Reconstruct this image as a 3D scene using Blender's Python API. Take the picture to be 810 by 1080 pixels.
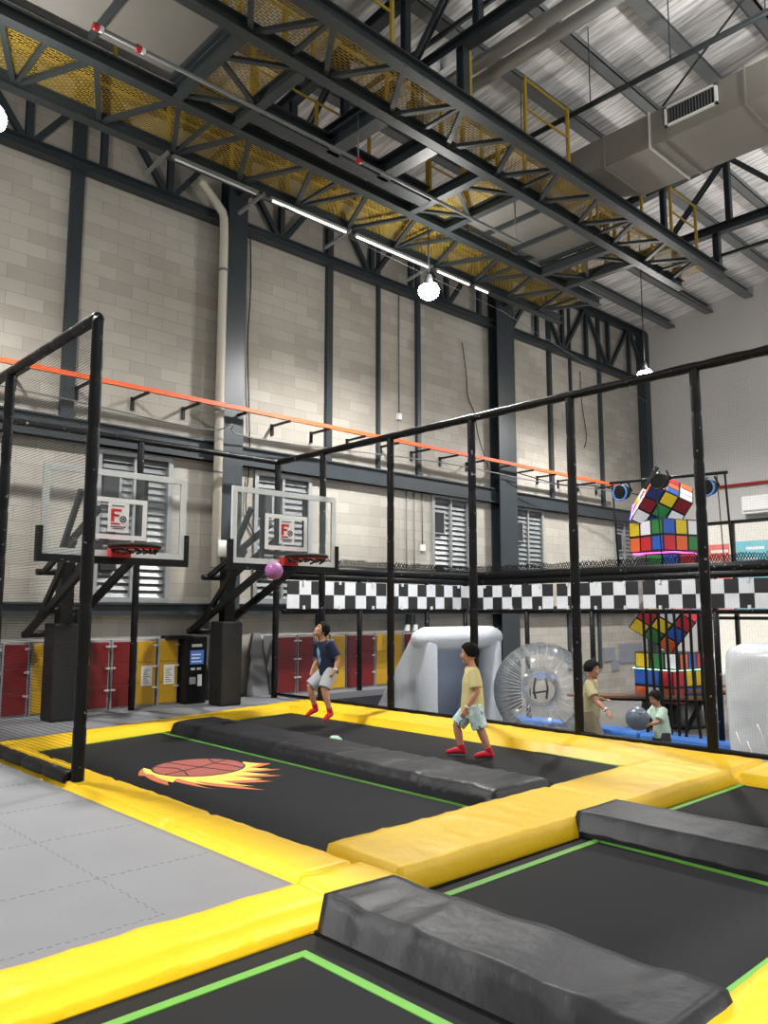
import bpy, math, random
from mathutils import Vector, Matrix, noise
random.seed(7)
PI = math.pi
for o in list(bpy.data.objects):
    bpy.data.objects.remove(o)
S = bpy.context.scene
COL = S.collection

# ------------------------------------------------------------------ camera
cd = bpy.data.cameras.new('camera'); cam = bpy.data.objects.new('camera', cd); COL.objects.link(cam)
cam.location = (0, 0, 1.6)
cam.rotation_euler = (PI/2 + math.atan(105/838), 0, math.radians(46.7 - 90))
cd.sensor_fit = 'VERTICAL'; cd.sensor_height = 36; cd.lens = 838/1080*36
cd.clip_start = .05; cd.clip_end = 300
S.camera = cam
# ------------------------------------------------------------------ world, exposure
w = bpy.data.worlds.new('world'); S.world = w; w.use_nodes = True
bg = w.node_tree.nodes['Background']
bg.inputs[0].default_value = (.93, .97, 1, 1); bg.inputs[1].default_value = .55
S.view_settings.view_transform = 'Standard'; S.view_settings.look = 'None'
S.view_settings.gamma = 1; S.view_settings.use_curve_mapping = False
S.view_settings.exposure = 0.0
LAMP_W = 2100
# unseen soft area light added as fill, in place of lamps behind the viewer
def area(name, loc, size, power, rot=(0, 0, 0), color=(1, .97, .92)):
    l = bpy.data.lights.new(name, 'AREA'); l.shape = 'RECTANGLE'; l.size, l.size_y = size
    l.energy = power; l.color = color
    o = bpy.data.objects.new(name, l); COL.objects.link(o); o.location = loc; o.rotation_euler = rot
    return o
area('hall_fill', (3.5, -2.5, 8.8), (12, 3), 150, (math.radians(20), 0, 0))
sl_ = bpy.data.lights.new('sun', 'SUN'); sl_.energy = 4.5; sl_.angle = .02; sl_.color = (1, .96, .9)
so = bpy.data.objects.new('sun', sl_); COL.objects.link(so)
so.rotation_euler = Vector((.55, .45, -1)).to_track_quat('-Z', 'Y').to_euler()   # from behind the hall, high

# ------------------------------------------------------------------ materials
def lin(c):
    return tuple(((v/255)/12.92 if v/255 <= .04045 else ((v/255+.055)/1.055)**2.4) for v in c)
MATS = {}
def mat(name, rgb, rough=.6, metal=0, var=.06, scale=6, bump=0, bscale=40, spec=.5, stretch=None):
    if name in MATS: return MATS[name]
    m = bpy.data.materials.new(name); m.use_nodes = True
    nt = m.node_tree; b = nt.nodes['Principled BSDF']; L = nt.links.new
    c = lin(rgb)
    b.inputs['Roughness'].default_value = rough; b.inputs['Metallic'].default_value = metal
    b.inputs['Specular IOR Level'].default_value = spec
    tc = nt.nodes.new('ShaderNodeTexCoord'); src = tc.outputs['Object']
    if stretch:
        mp = nt.nodes.new('ShaderNodeMapping'); mp.inputs['Scale'].default_value = stretch
        L(src, mp.inputs['Vector']); src = mp.outputs[0]
    nz = nt.nodes.new('ShaderNodeTexNoise'); nz.inputs['Scale'].default_value = scale; nz.inputs['Detail'].default_value = 5
    L(src, nz.inputs['Vector'])
    mx = nt.nodes.new('ShaderNodeMix'); mx.data_type = 'RGBA'
    mx.inputs[6].default_value = (*[max(0, v*(1-2.2*var)) for v in c], 1)
    mx.inputs[7].default_value = (*[min(1, v*(1+2.2*var)) for v in c], 1)
    L(nz.outputs['Fac'], mx.inputs[0]); L(mx.outputs[2], b.inputs['Base Color'])
    if bump:
        n2 = nt.nodes.new('ShaderNodeTexNoise'); n2.inputs['Scale'].default_value = bscale; n2.inputs['Detail'].default_value = 4
        L(src, n2.inputs['Vector'])
        bp = nt.nodes.new('ShaderNodeBump'); bp.inputs['Strength'].default_value = bump; bp.inputs['Distance'].default_value = .02
        L(n2.outputs['Fac'], bp.inputs['Height']); L(bp.outputs[0], b.inputs['Normal'])
    MATS[name] = m
    return m
def emit(name, rgb, strength):
    m = bpy.data.materials.new(name); m.use_nodes = True; nt = m.node_tree
    b = nt.nodes['Principled BSDF']; b.inputs['Base Color'].default_value = (*lin(rgb), 1)
    b.inputs['Emission Color'].default_value = (*lin(rgb), 1); b.inputs['Emission Strength'].default_value = strength
    return m
def glassy(name, rgb, alpha, rough=.05, gloss=.5, bump=0, scale=3):
    """clear sheet: mostly transparent, mirror-like at grazing angles, with a little milkiness (alpha)"""
    m = bpy.data.materials.new(name); m.use_nodes = True; nt = m.node_tree; L = nt.links.new
    for n in list(nt.nodes):
        if n.type == 'BSDF_PRINCIPLED': nt.nodes.remove(n)
    out = nt.nodes['Material Output']
    tr = nt.nodes.new('ShaderNodeBsdfTransparent'); gl = nt.nodes.new('ShaderNodeBsdfGlossy'); df = nt.nodes.new('ShaderNodeBsdfDiffuse')
    gl.inputs['Roughness'].default_value = rough; df.inputs['Color'].default_value = (*lin(rgb), 1); gl.inputs['Color'].default_value = (.9, .92, .93, 1)
    m1 = nt.nodes.new('ShaderNodeMixShader'); m2 = nt.nodes.new('ShaderNodeMixShader'); m2.inputs[0].default_value = alpha
    fr = nt.nodes.new('ShaderNodeFresnel'); fr.inputs['IOR'].default_value = 1.3
    L(fr.outputs[0], m1.inputs[0]); L(tr.outputs[0], m1.inputs[1]); L(gl.outputs[0], m1.inputs[2])
    L(m1.outputs[0], m2.inputs[1]); L(df.outputs[0], m2.inputs[2]); L(m2.outputs[0], out.inputs['Surface'])
    if bump:
        tc = nt.nodes.new('ShaderNodeTexCoord')
        n2 = nt.nodes.new('ShaderNodeTexNoise'); n2.inputs['Scale'].default_value = scale; L(tc.outputs['Object'], n2.inputs['Vector'])
        bp = nt.nodes.new('ShaderNodeBump'); bp.inputs['Strength'].default_value = bump
        L(n2.outputs['Fac'], bp.inputs['Height']); L(bp.outputs[0], gl.inputs['Normal']); L(bp.outputs[0], fr.inputs['Normal'])
    return m
def brick(name, c1, c2, mortar, axes, bw, bh, ms, rough=.85, holes=False, offset=.5, bump=.2, metal=0, stain=0):
    """brick pattern in object space; holes=True makes the bricks see-through (a mesh)"""
    m = bpy.data.materials.new(name); m.use_nodes = True; nt = m.node_tree; L = nt.links.new
    b = nt.nodes['Principled BSDF']; out = nt.nodes['Material Output']
    tc = nt.nodes.new('ShaderNodeTexCoord'); sp = nt.nodes.new('ShaderNodeSeparateXYZ'); cb = nt.nodes.new('ShaderNodeCombineXYZ')
    L(tc.outputs['Object'], sp.inputs[0])
    L(sp.outputs[axes[0]], cb.inputs[0]); L(sp.outputs[axes[1]], cb.inputs[1])
    br = nt.nodes.new('ShaderNodeTexBrick'); L(cb.outputs[0], br.inputs['Vector'])
    br.inputs['Color1'].default_value = (*lin(c1), 1); br.inputs['Color2'].default_value = (*lin(c2), 1)
    br.inputs['Mortar'].default_value = (*lin(mortar), 1)
    br.inputs['Scale'].default_value = 1; br.inputs['Brick Width'].default_value = bw; br.inputs['Row Height'].default_value = bh
    br.inputs['Mortar Size'].default_value = ms; br.offset = offset; br.inputs['Mortar Smooth'].default_value = .1
    b.inputs['Roughness'].default_value = rough; b.inputs['Metallic'].default_value = metal
    col = br.outputs['Color']
    if stain:
        nz = nt.nodes.new('ShaderNodeTexNoise'); nz.inputs['Scale'].default_value = .55; nz.inputs['Detail'].default_value = 7
        L(tc.outputs['Object'], nz.inputs['Vector'])
        rp = nt.nodes.new('ShaderNodeValToRGB'); rp.color_ramp.elements[0].position = .3; rp.color_ramp.elements[1].position = .7
        rp.color_ramp.elements[0].color = (1-stain, 1-stain*1.05, 1-stain*1.15, 1); rp.color_ramp.elements[1].color = (1, 1, 1, 1)
        mu = nt.nodes.new('ShaderNodeMix'); mu.data_type = 'RGBA'; mu.blend_type = 'MULTIPLY'; mu.inputs[0].default_value = 1
        L(nz.outputs['Fac'], rp.inputs[0]); L(col, mu.inputs[6]); L(rp.outputs[0], mu.inputs[7]); col = mu.outputs[2]
    L(col, b.inputs['Base Color'])
    if bump and not holes:
        bp = nt.nodes.new('ShaderNodeBump'); bp.inputs['Strength'].default_value = bump; bp.inputs['Distance'].default_value = .01; bp.invert = True
        L(br.outputs['Fac'], bp.inputs['Height']); L(bp.outputs[0], b.inputs['Normal'])
    if holes:
        tr = nt.nodes.new('ShaderNodeBsdfTransparent'); mx = nt.nodes.new('ShaderNodeMixShader')
        L(br.outputs['Fac'], mx.inputs[0]); L(tr.outputs[0], mx.inputs[1]); L(b.outputs[0], mx.inputs[2]); L(mx.outputs[0], out.inputs['Surface'])
    return m

STEEL = mat('dark_steel', (50, 57, 59), .5, .15, .08, 3)
STEELB = mat('blue_steel', (46, 53, 58), .42, .05, .08, 2)
GALV = mat('galvanised_steel', (112, 114, 113), .5, .2, .1, 4)
BLACK = mat('black_foam', (11, 11, 12), .45, 0, .2, 9, .25, 30, .25)
def flecks(m):
    nt = m.node_tree; L = nt.links.new; b = nt.nodes['Principled BSDF']; old = b.inputs['Base Color'].links[0].from_socket
    tc = nt.nodes.new('ShaderNodeTexCoord'); nz = nt.nodes.new('ShaderNodeTexNoise'); nz.inputs['Scale'].default_value = 14; nz.inputs['Detail'].default_value = 4
    L(tc.outputs['Object'], nz.inputs['Vector']); g = nt.nodes.new('ShaderNodeMath'); g.operation = 'GREATER_THAN'; g.inputs[1].default_value = .69
    L(nz.outputs['Fac'], g.inputs[0]); mx = nt.nodes.new('ShaderNodeMix'); mx.data_type = 'RGBA'; mx.inputs[7].default_value = (.25, .25, .25, 1)
    L(g.outputs[0], mx.inputs[0]); L(old, mx.inputs[6]); L(mx.outputs[2], b.inputs['Base Color'])
flecks(BLACK)
BLACKM = mat('black_metal', (14, 14, 15), .45, 0, .1, spec=.25)
YEL = mat('yellow_vinyl', (216, 175, 22), .46, 0, .035, 2, .4, 8, .25)
YELP = mat('yellow_paint', (172, 142, 44), .55, 0, .06)
PADK = mat('black_vinyl', (26, 27, 30), .45, 0, .14, 3, .45, 8, .22)
BED = mat('trampoline_fabric', (33, 34, 36), .7, 0, .14, 1.1, .1, 300, .08)
FRAMEK = mat('black_webbing', (11, 11, 12), .75, 0, .1, 9, .3, 60, .1)
GREEN = mat('green_tape', (86, 148, 50), .6, 0, .05, 8)
WHITE = mat('white_paint', (228, 229, 226), .5, 0, .02)
ORANGE = mat('orange_paint', (214, 92, 44), .5, 0, .05)
PIPEW = mat('cream_pipe', (190, 186, 172), .45, 0, .05, 3)
RED = mat('red_door', (106, 16, 21), .4, 0, .05, 3)
YDOOR = mat('yellow_door', (184, 142, 26), .4, 0, .05, 3)
LGREY = mat('locker_grey', (150, 150, 150), .5, 0, .03)
SOFFIT = mat('soffit_board', (122, 120, 114), .85, 0, .07, 1.5)
DUCT = mat('duct_metal', (128, 124, 116), .55, .15, .05, 1.5)
PVCW = mat('inflatable_grey_pvc', (196, 202, 210), .32, 0, .03, 3, .15, 6)
PVCB = mat('inflatable_blue_grey_pvc', (186, 200, 226), .4, 0, .04, 2, .12, 5)
BLUE = mat('blue_vinyl', (62, 118, 196), .45, 0, .05, 3)
SKIN = mat('skin', (205, 150, 122), .55, 0, .03, 20)
HAIR = mat('black_hair', (10, 9, 9), .75, 0, .15, 60, .5, 90, .2)
SOCK = mat('red_sock', (205, 34, 52), .75, 0, .06, 30)
WOOD = mat('brown_wood', (112, 78, 52), .5, 0, .12, 3, stretch=(1, 8, 8))

# ------------------------------------------------------------------ mesh builder
def V(*a): return Vector(a)
class MB:
    def __init__(s): s.v = []; s.f = []; s.mi = []; s.m = 0; s.sm = []; s.smooth = False
    def add(s, vs, fs):
        n = len(s.v); s.v += [Vector(p) for p in vs]
        for f in fs: s.f.append([n+i for i in f]); s.mi.append(s.m); s.sm.append(s.smooth)
        return s
    def box(s, c, d, M=None):
        x, y, z = [k/2 for k in d]
        vs = [Vector(p) for p in ((-x,-y,-z),(x,-y,-z),(x,y,-z),(-x,y,-z),(-x,-y,z),(x,-y,z),(x,y,z),(-x,y,z))]
        if M is not None: vs = [M @ p for p in vs]
        c = Vector(c)
        return s.add([p+c for p in vs], [(0,3,2,1),(4,5,6,7),(0,1,5,4),(1,2,6,5),(2,3,7,6),(3,0,4,7)])
    def bb(s, a, b):
        a, b = Vector(a), Vector(b)
        return s.box((a+b)/2, [abs(k) for k in (b-a)])
    def bar(s, p, q, wd, ht, up=(0, 0, 1)):
        p, q = Vector(p), Vector(q); d = (q-p); L = d.length; d.normalize(); u = Vector(up)
        if abs(d.dot(u)) > .98: u = Vector((0, 1, 0))
        sd = d.cross(u).normalized(); u = sd.cross(d)
        M = Matrix((d, sd, u)).transposed()
        return s.box((p+q)/2, (L, wd, ht), M)
    def ibeam(s, p, q, wd, ht, t=.02, up=(0, 0, 1)):
        u = Vector(up)*(ht/2-t/2); p, q = Vector(p), Vector(q)
        s.bar(p+u, q+u, wd, t, up); s.bar(p-u, q-u, wd, t, up); s.bar(p, q, t, ht-2*t, up)
        return s
    def chan(s, p, q, wd, ht, t=.02, up=(0, 0, 1)):   # angle / channel: web plus one flange at the bottom and top
        s.ibeam(p, q, wd, ht, t, up); return s
    def tube(s, pts, r, n=10, caps=True):
        pts = [Vector(p) for p in pts]
        rs = r if isinstance(r, (list, tuple)) else [r]*len(pts)
        rs = [(k, k) if not isinstance(k, (list, tuple)) else k for k in rs]
        return s.loft(pts, rs, n, caps)
    def loft(s, pts, rs, n=12, caps=True, side=None, round_ends=False):
        pts = [Vector(p) for p in pts]
        rings = []; ref = None
        m = len(pts)
        for i, p in enumerate(pts):
            t = (pts[min(i+1, m-1)]-pts[max(i-1, 0)]).normalized()
            if side is not None: a = Vector(side); a = (a - t*a.dot(t)).normalized()
            else:
                if ref is None:
                    ref = Vector((0, 0, 1)) if abs(t.z) < .9 else Vector((1, 0, 0))
                a = (ref - t*ref.dot(t)).normalized(); ref = a
            b = t.cross(a)
            rings.append((p, a, b, rs[i], t))
        if round_ends:
            def dome(R, sg):
                p, a, b, r, t = R; k = min(r)
                return [(p+t*(sg*k*math.sin(q)), a, b, (r[0]*math.cos(q), r[1]*math.cos(q)), t) for q in (.5, 1.0, 1.35)]
            rings = list(reversed(dome(rings[0], -1))) + rings + dome(rings[-1], 1)
        vs = []
        for p, a, b, r, t in rings:
            for k in range(n):
                q = 2*PI*k/n; vs.append(p + a*(r[0]*math.cos(q)) + b*(r[1]*math.sin(q)))
        fs = []
        for i in range(len(rings)-1):
            for k in range(n): fs.append((i*n+k, i*n+(k+1) % n, (i+1)*n+(k+1) % n, (i+1)*n+k))
        if caps:
            fs.append(tuple(reversed(range(n)))); fs.append(tuple(range((len(rings)-1)*n, len(rings)*n)))
        sm = s.smooth; s.smooth = True; s.add(vs, fs); s.smooth = sm
        if caps: s.sm[-1] = s.sm[-2] = False
        return s
    def ell(s, c, r, M=None, nu=16, nv=10, fn=None):
        vs = []; fs = []; c = Vector(c); r = (r, r, r) if not isinstance(r, (tuple, list)) else r
        def pt(d):
            k = fn(d) if fn else 1
            p = Vector((d.x*r[0]*k, d.y*r[1]*k, d.z*r[2]*k))
            return c + (M @ p if M is not None else p)
        vs.append(pt(Vector((0, 0, 1))))
        for j in range(1, nv):
            a = PI*j/nv
            for i in range(nu):
                b = 2*PI*i/nu; vs.append(pt(Vector((math.sin(a)*math.cos(b), math.sin(a)*math.sin(b), math.cos(a)))))
        vs.append(pt(Vector((0, 0, -1)))); e = len(vs)-1
        for i in range(nu): fs.append((0, 1+i, 1+(i+1) % nu)); fs.append((e, e-nu+(i+1) % nu, e-nu+i))
        for j in range(nv-2):
            for i in range(nu):
                fs.append((1+j*nu+i, 1+(j+1)*nu+i, 1+(j+1)*nu+(i+1) % nu, 1+j*nu+(i+1) % nu))
        sm = s.smooth; s.smooth = True; s.add(vs, fs); s.smooth = sm
        return s
    def torus(s, c, R, r, M=None, nu=28, nv=8):
        vs = []; fs = []; c = Vector(c)
        for i in range(nu):
            a = 2*PI*i/nu
            for j in range(nv):
                b = 2*PI*j/nv; p = Vector(((R+r*math.cos(b))*math.cos(a), (R+r*math.cos(b))*math.sin(a), r*math.sin(b)))
                vs.append(c+(M @ p if M is not None else p))
        for i in range(nu):
            for j in range(nv): fs.append((i*nv+j, ((i+1) % nu)*nv+j, ((i+1) % nu)*nv+(j+1) % nv, i*nv+(j+1) % nv))
        sm = s.smooth; s.smooth = True; s.add(vs, fs); s.smooth = sm
        return s
    def prism(s, poly, z0, z1):
        n = len(poly); vs = [(p[0], p[1], z0) for p in poly] + [(p[0], p[1], z1) for p in poly]
        fs = [tuple(reversed(range(n))), tuple(range(n, 2*n))] + [(i, (i+1) % n, n+(i+1) % n, n+i) for i in range(n)]
        return s.add(vs, fs)
    def build(s, name, m, parent=None, loc=None, bev=0, local=False):
        """one mesh object. Top-level: vertices are world coordinates re-based to loc. Children: world coordinates
        re-based to the root thing (local=True: already in the root's frame)."""
        me = bpy.data.meshes.new(name)
        off = Vector((0, 0, 0))
        if parent is not None and not local: off = ROOT[parent.name]
        elif loc is not None: off = Vector(loc)
        me.from_pydata([tuple(p-off) for p in s.v], [], s.f)
        ms = m if isinstance(m, (list, tuple)) else [m]
        for k in ms: me.materials.append(k)
        me.polygons.foreach_set('material_index', s.mi); me.polygons.foreach_set('use_smooth', s.sm)
        me.update()
        o = bpy.data.objects.new(name, me); COL.objects.link(o)
        if parent is not None: o.parent = parent; ROOT[o.name] = off
        else: o.location = off; ROOT[o.name] = off
        if bev:
            b = o.modifiers.new('bevel', 'BEVEL'); b.width = bev; b.segments = 2; b.limit_method = 'ANGLE'
        return o
ROOT = {}
def tag(o, label, cat, group=None, kind=None):
    o['label'] = label; o['category'] = cat
    if group: o['group'] = group
    if kind: o['kind'] = kind
    return o
def thing(name, label, cat, loc=(0, 0, 0), rot=(0, 0, 0), group=None):
    o = bpy.data.objects.new(name, None); COL.objects.link(o); o.location = loc; o.rotation_euler = rot
    o.empty_display_size = .1; ROOT[o.name] = Vector(loc)
    return tag(o, label, cat, group)
def struct(name, mb, m, label=None, loc=None):
    o = mb.build(name, m, loc=loc); o['kind'] = 'structure'
    if label: o['label'] = label
    return o
ORD = ['first', 'second', 'third', 'fourth', 'fifth', 'sixth', 'seventh', 'eighth', 'ninth', 'tenth', 'eleventh', 'twelfth', 'thirteenth', 'fourteenth']

# ------------------------------------------------------------------ the hall's shell
YW, XE, ZL = 13.3, 24.8, -.9            # block wall, end wall, lower floor
def roofz(y): return 11.28 + .12*(YW - y)
BLOCK = brick('concrete_block', (182, 178, 169), (166, 161, 152), (146, 141, 132), (0, 2), .62, .235, .0045, stain=.24, bump=.08)
holes = [(5.67, 7.12, 1.76, 4.42), (8.93, 10.38, 1.76, 4.42), (14.12, 15.55, 1.76, 4.48), (17.33, 18.76, 1.76, 4.48), (22.55, 23.85, 1.76, 4.5)]
mb = MB(); x0 = -4
for a, b, c, d in holes:
    mb.bb((x0, YW, -1), (a, YW+.25, 12)); mb.bb((a, YW, -1), (b, YW+.25, c)); mb.bb((a, YW, d), (b, YW+.25, 12)); x0 = b
mb.bb((x0, YW, -1), (XE+.3, YW+.25, 12))
struct('wall_back', mb, BLOCK)
ENDW = mat('painted_end_wall', (190, 188, 186), .8, 0, .04, .4)
mb = MB(); gy0, gy1, gz1 = 3.2, 11.7, 4.4
mb.bb((XE, gy1, -1), (XE+.25, YW, 12)); mb.bb((XE, gy0, gz1), (XE+.25, gy1, 13)); mb.bb((XE, -4, -1), (XE+.25, gy0, 13.5)); mb.bb((XE, gy0, -1), (XE+.25, gy1, ZL+.12))
struct('wall_right', mb, ENDW)
# floors
FLOORL = mat('grey_concrete_floor', (120, 118, 116), .5, 0, .06, 1)
mb = MB(); mb.bb((8.98, -4, ZL-.2), (XE, 12.35, ZL)); mb.bb((14.6, 12.35, ZL-.2), (XE, YW, ZL)); struct('floor', mb, FLOORL)
TILE = mat('foam_tile', (108, 109, 112), .75, 0, .05, 1.6, .1, 60)
mb = MB(); mb.bb((-6, 3.6, -.12), (3.04, 9.9, 0)); mb.prism([(-6, 9.9), (2.99, 9.95), (3.03, 10.15), (8.85, 11.5), (9.05, 11.5), (9.05, YW), (-6, YW)], -.12, -.001); mb.bb((9.05, 12.35, -.12), (14.6, YW, -.001))
struct('floor_deck', mb, TILE)
# jagged seams between the interlocking foam tiles, cut as thin dark zig-zags
SEAM = mat('tile_seam', (104, 104, 106), .9)
mb = MB()
def seam(p, q, n):
    p, q = V(*p), V(*q); d = (q-p); sd = V(-d.y, d.x, 0)*0
    sd = V(-d.y, d.x, 0).normalized()*.006
    for i in range(n):
        a = p+d*(i/n); b = p+d*((i+.55)/n); o_ = sd if i % 2 else -sd
        mb.bar(a+o_, b+o_, .006, .003)
for yy in (4.05, 4.85, 5.87, 6.89, 7.91, 8.93): seam((-1, yy, .0005), (2.98 if yy > 4.1 else 2.2, yy, .0005), 74)
for xx in (.2, 1.2, 2.2): seam((xx, 4.05, .0005), (xx, 10.2, .0005), 120)
struct('trim_1', mb, SEAM)
mb = MB(); mb.bb((-6, -4, -.9), (8.98, 12.3, -.8)); struct('floor_pit', mb, FRAMEK)
mb = MB(); mb.bb((8.9, -4, ZL), (8.98, 12.35, -.1)); mb.bb((8.9, 12.35, ZL), (14.6, 12.42, -.12)); struct('trim_2', mb, mat('deck_face', (40, 40, 42), .7))
# roof with foil insulation
def foil():
    m = bpy.data.materials.new('foil_insulation'); m.use_nodes = True; nt = m.node_tree; L = nt.links.new
    b = nt.nodes['Principled BSDF']; tc = nt.nodes.new('ShaderNodeTexCoord')
    mp = nt.nodes.new('ShaderNodeMapping'); mp.inputs['Scale'].default_value = (14, .9, 1); L(tc.outputs['Object'], mp.inputs[0])
    nz = nt.nodes.new('ShaderNodeTexNoise'); nz.inputs['Scale'].default_value = 1; nz.inputs['Detail'].default_value = 6; L(mp.outputs[0], nz.inputs['Vector'])
    rp = nt.nodes.new('ShaderNodeValToRGB'); rp.color_ramp.elements[0].position = .36; rp.color_ramp.elements[1].position = .58
    rp.color_ramp.elements[0].color = (.5, .49, .48, 1); rp.color_ramp.elements[1].color = (.93, .91, .89, 1)
    L(nz.outputs['Fac'], rp.inputs[0]); L(rp.outputs[0], b.inputs['Base Color'])
    b.inputs['Metallic'].default_value = .15; b.inputs['Roughness'].default_value = .4
    bp = nt.nodes.new('ShaderNodeBump'); bp.inputs['Strength'].default_value = .35; bp.inputs['Distance'].default_value = .05
    L(nz.outputs['Fac'], bp.inputs['Height']); L(bp.outputs[0], b.inputs['Normal'])
    return m
mb = MB(); a, b = -4, YW+.3
mb.add([(-4, a, roofz(a)), (XE+.3, a, roofz(a)), (XE+.3, b, roofz(b)), (-4, b, roofz(b)), (-4, a, roofz(a)+.15), (XE+.3, a, roofz(a)+.15), (XE+.3, b, roofz(b)+.15), (-4, b, roofz(b)+.15)],
       [(0, 3, 2, 1), (4, 5, 6, 7), (0, 1, 5, 4), (1, 2, 6, 5), (2, 3, 7, 6), (3, 0, 4, 7)])
struct('ceiling', mb, foil())
# steel on the block wall: columns, girts, studs
mb = MB(); mb.ibeam((8.22, YW-.17, -.1), (8.22, YW-.17, 11.2), .44, .32, .03, (0, 1, 0))
struct('trim_3', mb, STEELB)
mb = MB(); mb.ibeam((16.8, YW-.17, -.9), (16.8, YW-.17, 11.2), .74, .32, .03, (0, 1, 0))
struct('trim_4', mb, STEELB)
mb = MB(); mb.box((24.6, YW-.15, 5), (.35, .3, 12.2)); struct('trim_5', mb, STEELB)
n = 6
for z0, z1 in ((4.46, 4.84), (1.54, 1.75)):
    mb = MB(); mb.bb((-4, YW-.14, z0), (XE, YW+.02, z1)); mb.bb((-4, YW-.2, z1-.03), (XE, YW, z1)); mb.bb((-4, YW-.2, z0), (XE, YW, z0+.03))
    struct('trim_%d' % n, mb, STEELB); n += 1
for x, wd in ((1.5, .2), (5.09, .22), (10.8, .16), (12.3, .07), (13.63, .12), (19.2, .14), (20.3, .05), (21.95, .12), (3.0, .05)):
    mb = MB(); mb.bb((x-wd/2, YW-.1, 4.84), (x+wd/2, YW+.01, 11)); struct('trim_%d' % n, mb, STEELB); n += 1
for x in (10.62, 13.3, 15.7, 19.9, 21.5):
    mb = MB(); mb.bb((x-.07, YW-.06, -.1), (x+.07, YW+.01, 1.54)); struct('trim_%d' % n, mb, STEELB); n += 1

# louvre windows
LOUV = mat('pale_louvre_glass', (126, 130, 131), .35, 0, .05, 4)
ALU = mat('aluminium', (150, 153, 154), .4, .3, .04)
DARK = mat('dark_recess', (30, 32, 34), .8)
for i, (a, b, c, d) in enumerate(holes):
    f = MB()
    for (p, q) in (((a, YW-.05, c), (a+.09, YW+.1, d)), ((b-.09, YW-.05, c), (b, YW+.1, d)), ((a+.09, YW-.05, d-.08), (b-.09, YW+.1, d)), ((a+.09, YW-.05, c), (b-.09, YW+.1, c+.08))): f.bb(p, q)
    wo = struct('window_%d' % (i+1), f, ALU, loc=(a, YW, c))
    mu = MB(); xm = (a+b)/2; mu.bb((xm-.03, YW-.03, c+.08), (xm+.03, YW+.08, d-.08)); mu.build('mullion', ALU, wo)
    sl = MB(); k = int((d-c-.16)/.125)
    for j in range(k):
        z = c+.08+(j+.5)*(d-c-.16)/k
        sl.box(((a+b)/2, YW+.05, z), (b-a-.2, .012, .128), Matrix.Rotation(math.radians(-28), 3, 'X'))
    sl.build('louvre_slats', LOUV, wo)
    bk = MB(); bk.bb((a+.05, YW+.2, c), (b-.05, YW+.22, d)); bk.build('backing', mat('window_backing', (120, 126, 128), .8), wo)
    fb = MB()
    for zz in ((d-.95, d-.45), (c+.55, c+.95)): fb.bb((a+.14, YW-.04, zz[0]), (a+.42, YW+.02, zz[1]))
    o = fb.build('fan_box', DARK, wo)
    fr = MB(); fr.bb((a+.1, YW-.05, d-.98), (a+.46, YW-.03, d-.95)); fr.bb((a+.1, YW-.05, d-.45), (a+.46, YW-.03, d-.42)); fr.bb((a+.42, YW-.05, d-.95), (a+.46, YW-.03, d-.45)); fr.build('fan_frame', ALU, wo)

# glazed opening in the end wall
f = MB(); YM = [gy1, 10.5, 9.3, 8.1, 6.9, 5.7, 4.5, gy0]
for y in YM: f.bb((XE-.05, y-.05, ZL+.12), (XE+.1, y+.05, gz1))
for z in (gz1-.08, 1.35, ZL+.12): f.bb((XE-.05, gy0, z), (XE+.1, gy1, z+.1))
wo = struct('window_6', f, BLACKM, loc=(XE, gy1, ZL))
g = MB(); g.bb((XE+.02, gy0, ZL+.2), (XE+.03, gy1, gz1)); g.build('pane', glassy('clear_glass', (220, 230, 230), .02), wo)
for (y0, y1, z0, z1, c, nm) in ((11.5, 10.62, 1.55, 3.7, (226, 120, 110), 'pink_poster'), (10.4, 9.45, 1.55, 3.75, (120, 190, 205), 'blue_poster')):
    p = MB(); p.bb((XE-.0, y0, z0), (XE+.015, y1, z1)); p.m = 1
    for k in range(6):
        zz = z0+(k+.7)*(z1-z0)/6.5; yy = y0-(.1+.1*((k*37) % 3)); p.bb((XE-.004, yy, zz), (XE-.001, yy-.35-.1*(k % 3), zz+.09))
    p.build(nm, [mat('poster_'+nm, c, .5), WHITE], wo)
# pale yard and building outside the glazing
mb = MB(); mb.bb((XE+.25, -4, -1.1), (48, 26, -.95)); struct('floor_yard', mb, mat('yard_concrete', (206, 202, 196), .8))
mb = MB(); mb.bb((40, -6, -1), (40.4, 30, 6)); mb.bb((39.9, 12, -1), (40, 12.6, 6)); mb.bb((39.9, 18, -1), (40, 18.6, 6)); struct('wall_neighbour', mb, mat('neighbour_wall', (226, 222, 214), .8))

# ------------------------------------------------------------------ roof steel
py = [12.26, 10.95, 9.68, 8.5, 7.3, 6.1, 4.9, 3.7, 2.5, 1.3]
for i, y in enumerate(py):
    mb = MB(); z = roofz(y)-.16
    mb.bb((-4, y-.1, z+.1), (XE-.02, y+.14, z+.13)); mb.bb((-4, y-.015, z-.17), (XE-.02, y+.015, z+.12)); mb.bb((-4, y-.24, z-.17), (XE-.02, y+.0, z-.14)); mb.bb((-4, y-.24, z-.17), (XE-.02, y-.21, z-.1))
    tag(mb.build('roof_purlin', mat('purlin_grey', (112, 115, 116), .5, .2, .06, 3), loc=(10, y, z)),
        'grey steel roof purlin under the foil ceiling, %s counting from the block wall' % ORD[i], 'purlin', 'purlins under the roof')
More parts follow.
